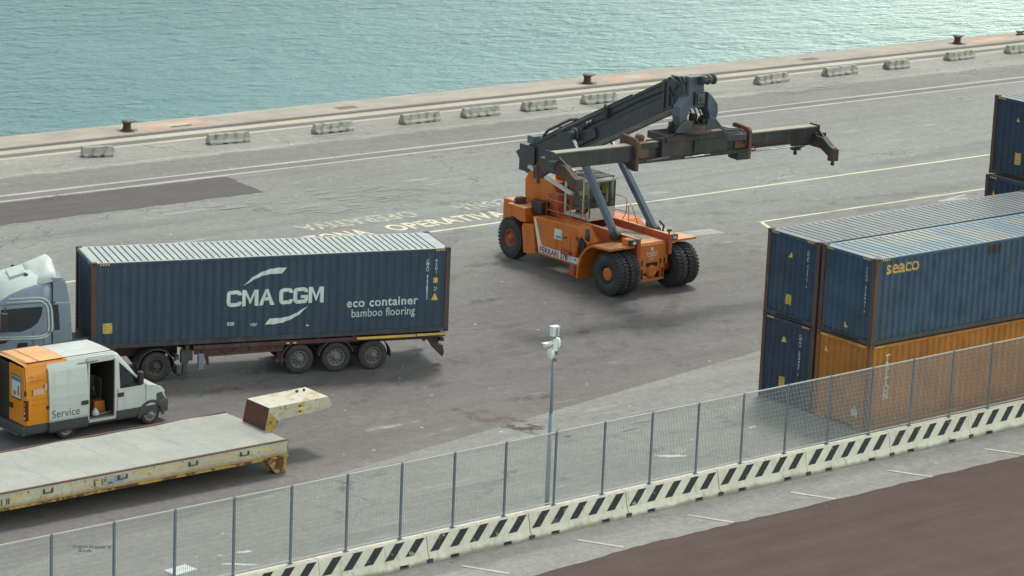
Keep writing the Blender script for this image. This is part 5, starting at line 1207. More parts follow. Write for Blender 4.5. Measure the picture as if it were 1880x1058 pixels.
M_TYRE = M_TYRE_SAVE
# side bodies (tanks) between the axles
for s in (-1, 1):
    mb = MB().use(M_OR); x0, x1 = sorted((s * 1.62, s * .82))
    mb.prism([(4.86, 2.0), (4.42, .62), (1.95, .62), (1.60, .95), (1.55, 1.62), (2.32, 2.12)], 'x', x0, x1)
    o = mb.build('side_tank', parent=t, bevel=.03)
    xs = s * 1.626
    mb = MB().use(M_WHITE); e = sorted((xs, xs - s * .008))
    mb.prism([(4.76, 1.97), (4.66, 1.97), (4.30, .86), (1.68, .86), (1.62, .93), (1.66, .74), (1.92, .66), (4.42, .66)][0:2] + [(4.24, .98), (3.98, .98), (3.98, .70), (4.38, .70)], 'x', *e)
    mb.prism([(3.98, .98), (2.9, .98), (2.9, .70), (3.98, .70)], 'x', *e)
    mb.prism([(2.9, .94), (1.72, .94), (1.92, .70), (2.9, .70)], 'x', *e); mb.build('white_stripe', parent=o)
    mb = MB().use(flat('dark_red_lettering', (.16, .02, .022), .6) if 'dark_red_lettering' not in bpy.data.materials else bpy.data.materials['dark_red_lettering'])
    Mx = Matrix.Translation((xs + s * .004, 4.34 if s < 0 else 2.75, .725)) @ Matrix.Rotation(R(-90 if s < 0 else 90), 4, 'Z') @ Matrix.Rotation(R(90), 4, 'X')
    mb.add_text('FERRARI 378', .32, Mx, .022, 'LEFT', .98, fit_words('FERRARI 378', .32, .022, .98, 1.66)); mb.build('lettering', parent=o)
    mb = MB().use(M_BLACK)
    for y in (3.35, 2.55, 2.05): mb.box(*sorted((xs - s * .002, xs + s * .002)), y - .006, y + .006, 1.0, 2.0 if y > 2.6 else 1.75)
    mb.box(*sorted((xs, xs + s * .02)), 2.78, 2.92, 1.55, 1.62); mb.box(*sorted((xs, xs + s * .012)), 2.70, 2.80, .84, .88); mb.box(*sorted((xs, xs + s * .012)), 2.15, 2.24, .84, .88); mb.build('panel_gap', parent=o)
    mb = MB().use(M_SIGNW); mb.box(*sorted((xs - s * .001, xs + s * .006)), 3.05, 3.50, 1.42, 1.82); mb.use(flat('notice_blue', (.12, .25, .42), .5) if 'notice_blue' not in bpy.data.materials else bpy.data.materials['notice_blue']); mb.box(*sorted((xs + s * .0065, xs + s * .009)), 3.10, 3.42, 1.48, 1.56); mb.build('notice_plate', parent=o)
for s in (-1, 1):
    xs = s * 1.632; mb = MB().use(M_DARK); mb.prism([(1.98, .98), (1.60, 1.0), (1.58, 1.60), (1.92, 1.82), (2.05, 1.5)], 'x', *sorted((xs - s * .01, xs + s * .004))); mb.build('recess_shade', parent=t)  # flat dark panel: shade of the hollow painted onto the tank side
    for k_ in range(3): mb = MB().use(M_BLACK); mb.tube([(xs + s * .02, 1.95 - k_ * .11, 1.72 - k_ * .04), (xs + s * .07, 1.90 - k_ * .12, 1.40), (xs + s * .05, 1.72 - k_ * .04, 1.12), (xs + s * .02, 1.68, .95)], .035, 6); mb.build('hydraulic_hose', parent=t)
    mb = MB().use(M_SL); mb.cyl((s * 1.50, 1.72, 1.62), (s * 1.50, 1.72, 2.12), .10, 10); mb.build('filter_canister', parent=t)
# rear wheel guards and tanks above
for s in (-1, 1):
    mb = MB().use(M_OR); x0, x1 = sorted((s * 1.62, s * .80))
    mb.prism([(5.42, 1.62), (5.50, 1.45), (5.40, .95), (5.34, .48), (5.05, .48), (4.60, .60), (4.80, 1.66)], 'x', x0, x1); mb.build('rear_guard', parent=t, bevel=.02)
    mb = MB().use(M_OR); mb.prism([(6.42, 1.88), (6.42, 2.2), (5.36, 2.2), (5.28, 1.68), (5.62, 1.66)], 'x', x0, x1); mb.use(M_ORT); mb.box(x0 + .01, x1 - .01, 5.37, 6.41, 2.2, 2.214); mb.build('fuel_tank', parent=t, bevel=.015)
    mb = MB().use(M_RUSTY); c = s * 1.2; mb.box(c - .22, c + .22, 5.95, 6.35, 2.215, 2.26); mb.box(c - .16, c + .18, 6.0, 6.28, 2.26, 2.46); mb.use(M_SPRU); mb.cyl((c + .2, 6.13, 2.36), (c - .26, 6.13, 2.36), .10, 10); mb.build('pump', parent=t, bevel=.02)
    mb = MB().use(M_ORR); c = s * .98; mb.cyl((c, 5.62, 2.21), (c, 5.62, 2.40), .09, 10); mb.lathe([(.11, 2.40), (.09, 2.48), (.03, 2.52)], 10, 'z', (c, 5.62, 0)); mb.build('filler_cap', parent=t)
mb = MB().use(M_OR); mb.box(-.85, .85, 5.0, 7.62, .75, 2.08); mb.use(M_ORT); mb.box(-.8, .8, 5.8, 7.55, 2.08, 2.10); mb.build('counterweight', parent=t, bevel=.05)
mb = MB().use(M_ORR); mb.cyl((-.95, 6.42, .815), (.95, 6.42, .815), .16, 12); mb.build('rear_axle', parent=t)
# main frame rails and deck
for s in (-1, 1):
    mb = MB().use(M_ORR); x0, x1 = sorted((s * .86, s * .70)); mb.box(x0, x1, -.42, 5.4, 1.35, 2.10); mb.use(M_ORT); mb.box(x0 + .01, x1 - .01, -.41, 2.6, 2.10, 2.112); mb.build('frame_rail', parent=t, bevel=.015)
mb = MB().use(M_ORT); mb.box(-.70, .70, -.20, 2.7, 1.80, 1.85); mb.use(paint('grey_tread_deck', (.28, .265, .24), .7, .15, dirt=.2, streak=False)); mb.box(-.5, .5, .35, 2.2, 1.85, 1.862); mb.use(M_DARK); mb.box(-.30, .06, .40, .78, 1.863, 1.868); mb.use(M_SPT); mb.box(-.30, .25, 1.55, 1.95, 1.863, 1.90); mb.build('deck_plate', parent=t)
# walkway with boxes on the right side
for s in (-1, 1):
    mb = MB().use(M_BLACK); x0, x1 = sorted((s * 1.05, s * .87)); mb.box(x0, x1, 2.3, 5.2, 1.99, 2.04); x0, x1 = sorted((s * 1.30, s * .87)); mb.box(x0, x1, 4.75, 5.35, 2.04, 2.50); mb.build('battery_box', parent=t, bevel=.03)
# front: bumper plate, axle, wheel guards
mb = MB().use(M_OR)
outl = [(-.80, 1.80), (.78, 1.80), (.78, .98), (.62, .98), (.62, .72), (-.62, .72), (-.62, .98), (-.80, .98)]
mb.prism(outl, 'y', -.30, -.22); mb.box(-.62, -.45, -.36, -.22, .42, .95); mb.box(.40, .57, -.36, -.22, .42, .95); mb.box(-.5, .5, -.33, -.25, .40, .50)
bp = mb.build('front_plate', parent=t, bevel=.01)
mb = MB().use(M_DARK)
for x in (-.68, -.5, .42, .62): mb.prism([(x - .04, 1.02), (x + .04, 1.02), (x + .04, 1.22), (x - .04, 1.22)], 'y', -.304, -.302)
mb.box(-.30, .28, -.305, -.302, .95, 1.10)
for x in (-.53, .485): mb.box(x - .045, x + .045, -.364, -.3605, .50, .88)
mb.build('slot', parent=bp)
mb = MB().use(M_SIGNW); mb.M = Matrix.Translation((-.02, -.304, 1.42)) @ Matrix.Rotation(R(90), 4, 'X')
mb.face([(.065 * math.cos(R(a)), .20 + .075 * math.sin(R(a)), 0) for a in range(0, 360, 24)])
for s in (-1, 1):
    for dx, dy, rr in ((.14, -.01, .085), (.23, .07, .045)):
        for k in range(10):
            a0, a1 = R(k * 36), R(k * 36 + 30); mb.face([(s * dx + rr * math.cos(a0), dy + rr * math.sin(a0), 0), (s * dx + rr * math.cos(a1), dy + rr * math.sin(a1), 0), (s * dx + rr * .62 * math.cos(a1), dy + rr * .62 * math.sin(a1), 0), (s * dx + rr * .62 * math.cos(a0), dy + rr * .62 * math.sin(a0), 0)])
for a in (-25, 0, 25): mb.face([(-.012 + .05 * math.sin(R(a)), -.10, 0), (.012 + .05 * math.sin(R(a)), -.10, 0), (.02 + .22 * math.sin(R(a)), .10, 0), (-.02 + .22 * math.sin(R(a)), .10, 0)])
mb.add_text('CVS', .12, Matrix.Translation((0, -.22, .001)), .015, 'CENTER'); mb.build('emblem', parent=bp)
mb = MB().use(M_OR); mb.lathe([(.16, -.38), (.24, -.34), (.26, -.24), (.26, .2), (.2, .3)], 18, 'y', (-.02, 0, .76)); mb.use(M_ORR); mb.cyl((-1.9, 0, .815), (1.9, 0, .815), .22, 14); mb.build('front_axle', parent=t)
for s in (-1, 1):
    inner, outer = s * .90, s * 2.14; x0, x1 = sorted((inner, outer))
    mb = MB().use(M_OR)
    A = [(1.52, .34), (1.50, .80), (1.34, 1.28), (1.05, 1.62), (.72, 1.79), (-.34, 1.84)]; th = .05
    B = [(1.43, .34), (1.41, .78), (1.26, 1.24), (1.0, 1.56), (.70, 1.73), (-.34, 1.775)]
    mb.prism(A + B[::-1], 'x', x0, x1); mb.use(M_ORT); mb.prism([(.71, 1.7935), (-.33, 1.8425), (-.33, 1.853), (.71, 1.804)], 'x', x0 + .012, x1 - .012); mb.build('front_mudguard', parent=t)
    mb = MB().use(M_OR); c = s * 1.02 if s < 0 else .98; mb.box(c - .17, c + .15, -.26, .10, 1.855, 2.08); mb.use(M_BLACK); mb.box(c - .14, c + .17, -.40, -.26, 1.87, 2.08); mb.use(M_SIGNW); mb.box(c - .06, c + .10, -.41, -.40, 1.92, 2.03); mb.build('headlight', parent=t, bevel=.012)
mb = MB().use(M_BLACK); mb.cyl((.74, -.35, 2.1), (.74, -.35, 2.24), .03, 8); mb.box(.66, .82, -.40, -.30, 2.22, 2.30); mb.build('work_lamp', parent=t)
# mast tower that carries the boom
for s in (-1, 1):
    mb = MB().use(M_OR); x0, x1 = sorted((s * .80, s * .70)); mb.prism([(6.35, 2.0), (4.45, 2.0), (4.25, 2.55), (4.95, 3.30), (6.1, 3.55), (6.4, 3.1)], 'x', x0, x1); mb.build('boom_tower', parent=t, bevel=.012)
    mb = MB().use(M_CABW); x0, x1 = sorted((s * .83, s * .68)); mb.prism([(6.25, 3.66), (3.62, 3.08), (3.62, 2.98), (6.25, 3.55)], 'x', x0, x1); mb.build('tower_cap', parent=t)
mb = MB().use(M_OR); mb.box(-.70, .70, 5.6, 6.4, 2.0, 3.0); mb.use(M_ORR); mb.box(-.85, -.5, 4.3, 4.9, 2.12, 2.85); mb.build('tower_core', parent=t, bevel=.03)
# cab
cb = bpy.data.objects.new('operator_cab', None); col.objects.link(cb); cb.parent = t
CX0, CX1, CYF, CYB, CZ0, CZ1 = -.62, .62, 2.78, 4.22, 2.12, 3.66
mb = MB().use(M_CABW)
mb.box(CX0, CX1, CYF - .06, CYB, CZ0, CZ0 + .10); mb.box(CX0, CX1, CYF - .10, CYF - .04, CZ0 + .1, CZ0 + .50)
mb.prism([(CYF - .1, CZ0 + .1), (CYF + .28, CZ0 + .1), (CYF - .1, CZ0 + .5)], 'x', CX0, CX0 + .03); mb.prism([(CYF - .1, CZ0 + .1), (CYF + .28, CZ0 + .1), (CYF - .1, CZ0 + .5)], 'x', CX1 - .03, CX1)
for x in (CX0, CX1 - .06):
    mb.box(x, x + .06, CYB - .10, CYB, CZ0 + .1, CZ1); mb.box(x, x + .06, CYF + .30, CYF + .36, CZ0 + .1, CZ1)
mb.box(CX0, CX1, CYF - .10, CYB, CZ1 - .06, CZ1); mb.box(CX0 - .02, CX1 + .02, CYF - .16, CYF + .10, CZ1, CZ1 + .03)
mb.build('cab_frame', parent=cb, bevel=.01)
mb = MB().use(M_BLACK)
for x in (CX0, CX1 - .035): mb.box(x, x + .035, CYF - .10, CYF - .065, CZ0 + .5, CZ1 - .06)
mb.box(CX0, CX1, CYF - .104, CYF - .07, CZ0 + .50, CZ0 + .53); mb.box(.30, .36, CYF - .09, CYF - .05, CZ0 + .5, CZ1 - .06); mb.build('window_seal', parent=cb)
b = NB('clear_cab_glass'); tr = b.n('ShaderNodeBsdfTransparent'); tr.inputs[0].default_value = (.72, .86, .86, 1); gs = b.n('ShaderNodeBsdfGlossy'); gs.inputs['Roughness'].default_value = .04
mx = b.n('ShaderNodeMixShader'); fr = b.n('ShaderNodeFresnel'); fr.inputs[0].default_value = 1.5; b.l(b.math('ADD', fr.outputs[0], .06), mx.inputs[0]); b.l(tr.outputs[0], mx.inputs[1]); b.l(gs.outputs[0], mx.inputs[2]); b.l(mx.outputs[0], b.nt.nodes['Material Output'].inputs[0]); M_CLEAR = b.m
mb = MB().use(M_CLEAR); mb.face([(CX0 + .03, CYF - .085, CZ0 + .52), (CX1 - .03, CYF - .085, CZ0 + .52), (CX1 - .03, CYF - .085, CZ1 - .06), (CX0 + .03, CYF - .085, CZ1 - .06)])
for x in (CX0 + .015, CX1 - .015): mb.face([(x, CYF - .07, CZ0 + .45), (x, CYB - .1, CZ0 + .15), (x, CYB - .1, CZ1 - .06), (x, CYF - .07, CZ1 - .06)])
mb.face([(CX0 + .05, CYB - .03, CZ0 + .7), (CX1 - .05, CYB - .03, CZ0 + .7), (CX1 - .05, CYB - .03, CZ1 - .08), (CX0 + .05, CYB - .03, CZ1 - .08)]); mb.build('cab_glass', parent=cb)
mb = MB().use(M_BLACK); mb.box(-.26, .26, 3.45, 3.95, CZ0 + .1, CZ0 + .55); mb.box(-.24, .24, 3.88, 4.02, CZ0 + .55, CZ0 + 1.20); mb.use(flat('dashboard_grey', (.10, .12, .13), .6)); mb.box(-.45, .5, 2.76, 3.0, CZ0 + .12, CZ0 + .62); mb.bar((0, 3.0, CZ0 + .62), (0, 3.2, CZ0 + .75), .05, .05); mb.use(M_BLACK)
mb.tube([(.18 * math.cos(R(a)), 3.2 + .09 * math.sin(R(a)), CZ0 + .78 + .15 * math.sin(R(a))) for a in range(0, 360, 30)], .018, 6, True); mb.build('seat', parent=cb, bevel=.02)
mb = MB().use(paint('hi_vis_vest', (.72, .42, .03), .7, .1)); mb.prism([(-.26, CZ0 + .72), (-.05, CZ0 + .70), (-.06, CZ0 + 1.25), (-.20, CZ0 + 1.27)], 'y', 3.83, 3.87); mb.prism([(.05, CZ0 + .72), (.26, CZ0 + .72), (.2, CZ0 + 1.27), (.06, CZ0 + 1.25)], 'y', 3.83, 3.87); mb.box(-.27, .27, 4.03, 4.06, CZ0 + .7, CZ0 + 1.25); mb.build('hanging_vest', parent=cb, bevel=.01)
mb = MB().use(M_BLACK)
for k in range(9): mb.bar((CX0 + .03 + k * .148, CYF + .0, CZ1 + .10), (CX0 + .03 + k * .148, CYB - .1, CZ1 + .10), .035, .02)
for y in (CYF, CYB - .1, (CYF + CYB) / 2): mb.bar((CX0, y, CZ1 + .10), (CX1, y, CZ1 + .10), .035, .035)
for x in (CX0 + .03, CX1 - .03):
    for y in (CYF + .02, CYB - .12): mb.bar((x, y, CZ1), (x, y, CZ1 + .1), .03, .03, (0, 1, 0))
mb.build('roof_guard', parent=cb)
# handrails
mb = MB().use(M_OR)
for s in (-1,):
    x = -1.28; mb.tube([(x, 4.45, 2.05), (x, 4.45, 2.76), (x, 3.28, 2.76), (x, 3.05, 2.62), (x, 2.98, 2.05), (x, 2.6, 1.75), (x - .1, 2.52, 1.15)], .02, 6); mb.tube([(x, 4.45, 2.34), (x, 3.0, 2.34)], .018, 6); mb.tube([(x, 3.75, 2.05), (x, 3.75, 2.34)], .018, 6)
    mb.tube([(-.78, 3.05, 2.95), (-.80, 2.85, 2.85), (-.85, 2.55, 2.12)], .018, 6); mb.tube([(-1.02, 2.7, 2.05), (-1.02, 2.75, 2.6), (-1.02, 2.5, 2.4), (-1.0, 2.2, 1.95)], .018, 6)
mb.build('handrail', parent=t); mb = MB().use(M_OR)
x = .80; mb.tube([(.62, 2.85, 3.02), (x, 2.6, 3.02), (x, 2.3, 2.98), (x, 2.2, 2.88), (x, 2.2, 2.45), (x, 2.45, 2.05)], .018, 6); mb.tube([(.62, 2.85, 2.45), (x, 2.5, 2.45), (x, 2.2, 2.45)], .018, 6)
mb.tube([(x + .02, 2.05, 2.05), (x + .02, 2.12, 2.7), (x + .02, 2.0, 2.8), (x + .02, 1.9, 2.7), (x + .02, 1.55, 2.12)], .018, 6); mb.build('handrail', parent=t)
mb = MB().use(M_ORR); mb.prism([(2.9, 1.15), (2.45, 1.1), (2.42, 1.0), (2.92, 1.0)], 'x', -1.80, -1.63); mb.box(-1.86, -1.50, 1.85, 2.35, .30, .34); mb.box(-1.84, -1.80, 2.0, 2.3, .34, .70); mb.use(M_OR); mb.tube([(-1.66, 2.2, 1.75), (-1.70, 2.05, 1.5), (-1.70, 2.1, 1.0)], .06, 7); mb.build('access_step', parent=t)
# boom -----------------------------------------------------------------------------------
bo = bpy.data.objects.new('boom', None); col.objects.link(bo); bo.parent = t
sl = 3.75 / 7.7
mb = MB().use(M_SL); hw = .46
mb.prism([(6.80, 3.20), (7.50, 3.95), (7.15, 4.14), (-1.36, 8.34), (-1.58, 7.26)], 'x', -hw, hw); mb.build('boom_section', parent=bo, bevel=.03)
def along(y0, off): return 3.95 + (7.50 - y0) * .4955 + off      # height of the upper edge above y
mb = MB().use(M_SL)
for s in (-1, 1):
    x0, x1 = sorted((s * (hw + .05), s * (hw - .0)))
    mb.prism([(6.3, along(6.3, .0)), (-1.3, along(-1.3, .0)), (-1.3, along(-1.3, -.12)), (6.3, along(6.3, -.12))], 'x', x0, x1)
    mb.prism([(4.6, along(4.6, -.50)), (-1.0, along(-1.0, -.50)), (-1.0, along(-1.0, -.58)), (4.6, along(4.6, -.58))], 'x', *sorted((s * (hw + .03), s * hw)))
    mb.prism([(6.6, along(6.6, -1.03)), (-1.5, along(-1.5, -1.08)), (-1.5, along(-1.5, -1.20)), (6.6, along(6.6, -1.15))], 'x', *sorted((s * (hw + .06), s * (hw - .02))))
    for y in (-.95, -1.22): mb.prism([(y, along(y, .03)), (y - .12, along(y - .12, .03)), (y - .12, along(y - .12, -1.16)), (y, along(y, -1.16))], 'x', *sorted((s * (hw + .07), s * hw)))
    mb.prism([(4.9, along(4.9, -.08)), (2.7, along(2.7, -.62)), (2.6, along(2.6, -.98)), (4.2, along(4.2, -1.02)), (5.0, along(5.0, -.7))], 'x', *sorted((s * (hw + .12), s * hw)))
mb.build('boom_rib', parent=bo, bevel=.01)
mb = MB().use(M_SL)          # cylinder brackets on the boom
for s in (-1, 1): mb.lathe([(.05, -.06), (.24, -.05), (.26, 0), (.24, .05), (.05, .06)], 16, 'x', (s * .72, 3.66, 5.32)); mb.cyl((s * .45, 3.66, 5.32), (s * .98, 3.66, 5.32), .13, 14); mb.prism([(3.95, 5.55), (3.35, 5.62), (3.45, 5.1), (3.95, 5.0)], 'x', *sorted((s * .44, s * .62)))
mb.use(M_STEEL)
for y in (3.1, 2.92): mb.lathe([(.01, -.1), (.07, -.06), (.075, 0), (.05, .04)], 10, 'x', (-hw - .10, y, along(y, -.28)))
mb.build('cylinder_bracket', parent=bo, bevel=.015)
mb = MB().use(M_SLB); mb.box(-.50, -.14, 6.35, 6.75, along(6.55, .0), along(6.55, .30)); mb.use(M_SL); mb.box(-.58, -.50, 6.2, 7.1, 3.3, along(6.9, .1)); mb.tube([(-.42, 5.9, along(5.9, .05)), (-.42, 5.6, along(5.6, .22)), (-.42, 4.3, along(4.3, .22)), (-.42, 3.9, along(3.9, .1))], .06, 8); mb.tube([(-.3, 6.2, along(6.2, .05)), (-.25, 5.0, along(5.0, .12)), (-.25, 1.0, along(1.0, .10))], .035, 6)
mb.box(-.30, .30, 4.0, 6.0, along(5.0, .0) - .45, along(5.0, .0) - .40); mb.use(M_SEACO); mb.box(-.38, -.26, 5.0, 5.12, along(5.05, .14), along(5.05, .26)); mb.build('hydraulic_block', parent=bo, bevel=.01)
mb = MB().use(M_SPRU); yy = 2.15
mb.tube([(-hw - .10, yy + .05 * math.sin(a), along(yy, -.05) + .28 * math.cos(a) - .1) for a in [i * .52 for i in range(12)]], .035, 6, True); mb.tube([(-hw - .16, yy - .12 + .05 * math.sin(a), along(yy, -.05) + .24 * math.cos(a) - .12) for a in [i * .52 for i in range(12)]], .03, 6, True); mb.build('hose_loop', parent=bo)
# inner boom with head
mb = MB().use(M_SL); hi = .38
mb.prism([(-1.36, 8.26), (-1.75, 8.44), (-2.0, 8.44), (-2.0, 7.40), (-1.60, 7.33)], 'x', -hi, hi)
for s in (-1, 1):
    mb.prism([(-1.3, 8.22), (-1.55, 8.40), (-1.95, 8.46), (-2.1, 8.30), (-2.0, 7.9), (-2.08, 7.2), (-1.75, 7.2), (-1.62, 7.5)], 'x', *sorted((s * .47, s * .385)))
    mb.lathe([(.02, 0), (.20, 0), (.22, .04), (.02, .05)], 16, 'x', (s * .475 - (.05 if s < 0 else 0), -1.52, 8.12))
mb.tube([(-.50, -1.4, 8.40), (-.52, -1.85, 8.42), (-.53, -2.12, 8.15), (-.53, -2.15, 7.5), (-.45, -2.1, 7.0)], .04, 6); mb.tube([(-.58, -1.5, 8.3), (-.60, -1.9, 8.25), (-.60, -2.0, 7.9), (-.55, -2.0, 7.1)], .035, 6)
mb.build('inner_boom', parent=bo, bevel=.03)
mb = MB().use(M_SLH)
mb.prism([(-.36, 8.44), (.34, 8.44), (.36, 8.0), (.46, 7.75), (.46, 7.30), (-.44, 7.30), (-.40, 7.9)], 'y', -2.24, -2.0)
mb.box(-.34, .32, -2.24, -1.95, 8.44, 8.47)
mb.build('boom_head', parent=bo, bevel=.03)
mb = MB().use(M_SL); mb.box(-.12, .36, -2.34, -2.24, 7.42, 7.92); mb.use(M_SLH); mb.box(-.04, .28, -2.40, -2.34, 7.50, 7.84); mb.use(M_SPRU); mb.cyl((.12, -2.40, 7.67), (.12, -2.44, 7.67), .10, 12); mb.build('head_boss', parent=bo, bevel=.03)
mb = MB().use(M_SL); mb.cyl((.05, -2.36, 8.34), (.62, -2.36, 8.34), .15, 16); mb.use(M_SPRU); mb.cyl((.62, -2.36, 8.34), (.70, -2.36, 8.34), .19, 16); mb.cyl((.36, -2.36, 8.34), (.40, -2.36, 8.34), .18, 16); mb.build('damping_cylinder', parent=bo)
for s in (-1, 1):             # hanger arms
    mb = MB().use(M_SLH)
    mb.prism([(s * .42, 7.9), (s * .62, 7.75), (s * .92, 7.42), (s * .96, 7.1), (s * .86, 6.75), (s * .52, 6.75), (s * .54, 7.05), (s * .44, 7.25)], 'y', -2.42, -2.02); mb.use(M_SL)
    mb.prism([(s * .30, 6.50), (s * 1.08, 6.50), (s * 1.12, 6.58), (s * .86, 6.86), (s * .56, 6.98), (s * .42, 6.86)], 'y', -2.50, -2.44); mb.prism([(s * .30, 6.50), (s * 1.08, 6.50), (s * 1.12, 6.58), (s * .86, 6.86), (s * .56, 6.98), (s * .42, 6.86)], 'y', -1.98, -1.92); mb.build('hanger_arm', parent=bo, bevel=.03)
mb = MB().use(M_DARK)
for x in (-.22, .0, .20, .33): mb.tube([(x, -2.1, 7.35), (x + .05, -2.28, 7.02), (x - .04, -2.2, 6.7)], .03, 6)
mb.build('hydraulic_hose', parent=bo)
for s, sag in ((-1, .35), (1, .25)):
    mb = MB().use(M_BLACK); mb.tube([(s * .50, -1.2, 7.9), (s * .66, -1.9, 7.6 - sag * .3), (s * .80, -2.3, 7.1 - sag), (s * .95, -2.45, 6.55), (s * 1.5, -2.3, 6.35), (s * 2.3, -2.2, 6.3)], .03, 6); mb.build('hydraulic_hose', parent=bo)
    mb = MB().use(M_BLACK); mb.tube([(s * .49, 4.8, along(4.8, -.34)), (s * .52, 2.4, along(2.4, -.36)), (s * .52, .2, along(.2, -.32)), (s * .52, -1.1, along(-1.1, -.40))], .028, 6); mb.build('hydraulic_hose', parent=bo)
# lift cylinders
for s in (-1, 1):
    a = Vector((s * .98, .72, 2.02)); e = Vector((s * .84, 3.66, 5.32)); m_ = a + (e - a) * .74
    mb = MB().use(M_SLB); mb.bar(a, m_, .24, .24, (0, 1, 0)); cy = mb.build('lift_cylinder', parent=t, bevel=.035)
    mb = MB().use(M_CHROME); mb.cyl(m_, e, .075, 14); mb.use(M_SL); mb.lathe([(.02, -.09), (.16, -.09), (.16, .09), (.02, .09)], 14, 'x', tuple(e)); mb.build('rod', parent=cy)
    mb = MB().use(M_BLACK); mb.lathe([(.02, -.16), (.17, -.16), (.17, .16), (.02, .16)], 14, 'x', tuple(a)); mb.tube([tuple(a + Vector((s * .16, -.05, .35))), tuple(a + Vector((s * .22, -.25, .2))), tuple(a + Vector((s * .1, -.3, -.05)))], .045, 6); mb.build('anchor', parent=cy)
# spreader -------------------------------------------------------------------------------
sp = bpy.data.objects.new('spreader', None); col.objects.link(sp); sp.parent = t; sp.location = (0, -2.1, 0); sp.rotation_euler = (0, 0, R(-3.2))
mb = MB().use(M_SPR)          # central frame; front faces at y = 0
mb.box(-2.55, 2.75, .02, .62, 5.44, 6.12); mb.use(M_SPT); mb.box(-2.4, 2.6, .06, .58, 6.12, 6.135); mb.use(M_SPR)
mb.box(-2.5, 2.7, -.14, .02, 5.44, 5.58); mb.box(-1.5, 1.55, -.20, .02, 5.60, 6.28); mb.box(-1.35, 1.35, -.25, .90, 6.14, 6.40); mb.box(-2.3, -1.2, -.06, .02, 5.95, 6.16); mb.box(-.05, .20, -.27, -.2, 5.66, 6.1)
mb.build('main_frame', parent=sp, bevel=.02)
mb = MB().use(M_SPRU); mb.lathe([(.02, 6.40), (.72, 6.40), (.78, 6.44), (.78, 6.52), (.60, 6.56), (.60, 6.70), (.02, 6.70)], 24, 'z', (0, .12, 0)); mb.use(M_SPR)
for s in (-1, 1): mb.box(*sorted((s * .5, s * .85)), -.30, .34, 6.5, 6.78)
for x, y in ((-.25, -.2), (.15, .1), (.42, -.15), (-.1, .4), (.3, .4)): mb.cyl((x, y, 6.68), (x, y, 6.95 + .1 * math.sin(x * 9)), .12, 10)
mb.use(M_STEEL); mb.cyl((.62, -.25, 6.72), (.62, -.25, 6.93), .04, 6); mb.cyl((.50, -.3, 6.72), (.50, -.3, 6.9), .035, 6); mb.build('rotator', parent=sp, bevel=.01)
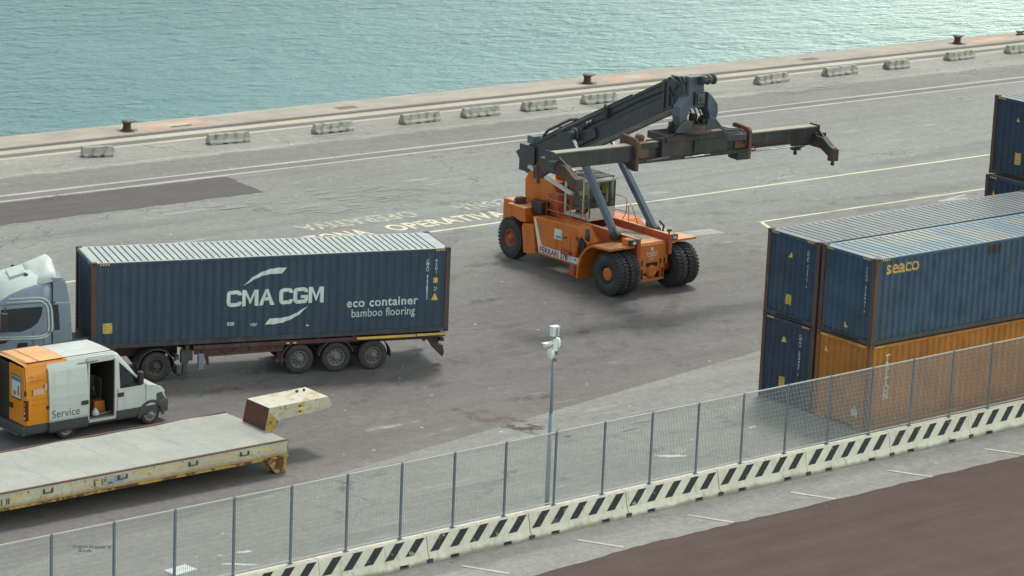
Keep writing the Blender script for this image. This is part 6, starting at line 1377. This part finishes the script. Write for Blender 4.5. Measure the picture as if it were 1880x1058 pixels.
for s in (-1, 1):
    mb = MB().use(M_SPRU if s < 0 else M_SPO)   # end flange of the central frame
    x = s * 2.58 + (.1 if s > 0 else 0); fl = [(-.17, 5.22), (.05, 5.16), (.85, 5.42), (.85, 6.36), (.72, 6.42), (-.05, 6.36), (-.17, 6.24)]
    mb.use(M_SPO if s > 0 else M_SPRU); mb.prism(fl, 'x', x - .07, x + .07); mb.use(M_SPO); mb.box(*sorted((x - s * .07, x - s * .62)), -.03, .66, 5.6, 6.17); mb.use(M_SPR)
    mb.prism([(-.16, 5.18), (.4, 5.20), (.4, 5.44), (-.16, 5.44)], 'x', x - .07 - (.5 if s > 0 else 0), x + .07)
    mb.build('end_flange', parent=sp, bevel=.02)
    # telescopic arm
    y0, y1 = (.04, .50)
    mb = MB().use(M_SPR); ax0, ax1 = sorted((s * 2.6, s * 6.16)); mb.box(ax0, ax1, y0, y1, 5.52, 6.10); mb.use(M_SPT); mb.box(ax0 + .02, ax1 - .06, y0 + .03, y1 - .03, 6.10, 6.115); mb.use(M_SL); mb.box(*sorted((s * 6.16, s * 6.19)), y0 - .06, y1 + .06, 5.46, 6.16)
    mb.use(M_SPR); mb.box(ax0, ax1, y0 - .02, y0, 6.02, 6.09); mb.box(ax0, ax1, y0 - .02, y0, 5.53, 5.60); mb.build('telescopic_arm', parent=sp, bevel=.012)
    mb = MB().use(M_CHROME)
    if s > 0: mb.cyl((2.9, -.07, 5.44), (5.7, -.07, 5.47), .03, 10)
    else: mb.cyl((-.45, -.20, 5.52), (.75, -.20, 5.55), .035, 10)
    mb.build('ram_rod', parent=sp)
    # end beam with twistlocks
    mb = MB().use(M_SPRU if s < 0 else M_SPR); ex = s * 6.02
    prof = [(-1.30, 5.02), (-1.30, 5.42), (-1.08, 5.48), (-.55, 5.78)] if s < 0 else [(-1.12, 5.08), (-1.12, 5.48), (-.95, 5.54), (-.5, 5.80)]
    prof += [ (.95, 5.82), (1.14, 5.48), (1.22, 5.40), (1.22, 5.02), (.9, 5.10), (.45, 5.36), (-.45, 5.36), (-.90, 5.14)]
    mb.prism(prof, 'x', ex - .13, ex + .13)
    mb.build('end_beam', parent=sp, bevel=.02)
    for yy in (-1.19 if s < 0 else -1.03, 1.12):
        mb = MB().use(M_SPRU); mb.box(ex - .16, ex + .16, yy - .14, yy + .13, 5.0, 5.44); mb.use(M_SPR); mb.cyl((ex, yy, 4.90), (ex, yy, 5.0), .06, 8); mb.lathe([(.02, 4.80), (.075, 4.84), (.085, 4.9), (.03, 4.93)], 8, 'z', (ex, yy, 0)); mb.build('twistlock', parent=sp, bevel=.012)
    mb = MB().use(M_SL); mb.bar((ex + s * .05, -.1, 5.95), (ex - s * .10, -1.0, 5.42), .16, .06, (1, 0, 0)); mb.box(*sorted((ex - s * .1, ex + s * .42)), -.12, .02, 5.72, 5.88); mb.build('guide_arm', parent=sp, bevel=.015)
mb = MB().use(M_SPO)
for q in range(28): mb.box(2.95 + q * .062, 2.95 + q * .062 + .035, -.05, .035, 5.66, 5.69)
mb.tube([(2.7, -.1, 5.6), (2.9, -.12, 5.62), (3.0, -.12, 5.5), (2.8, -.1, 5.48)], .03, 6); mb.build('hose_chain', parent=sp)
mb = MB().use(M_SLB); mb.prism([(1.45, 6.15), (1.7, 6.42), (2.15, 6.38), (2.3, 6.16)], 'y', -.02, .5); mb.use(M_SL); mb.box(1.35, 2.5, -.14, .02, 5.92, 6.16); mb.tube([(2.2, .5, 6.2), (2.45, .1, 6.26), (2.5, -.1, 6.15), (2.5, -.14, 5.8)], .04, 6); mb.build('valve_cover', parent=sp, bevel=.015)
mb = MB().use(M_SPO); mb.lathe([(.02, -.12), (.14, -.12), (.15, 0), (.14, .12), (.02, .12)], 12, 'y', (-2.05, .45, 6.26)); mb.build('hose_reel', parent=sp); mb = MB().use(M_SLB); mb.cyl((-2.2, -.16, 5.52), (-1.1, -.16, 5.60), .05, 8); mb.build('ram', parent=sp)
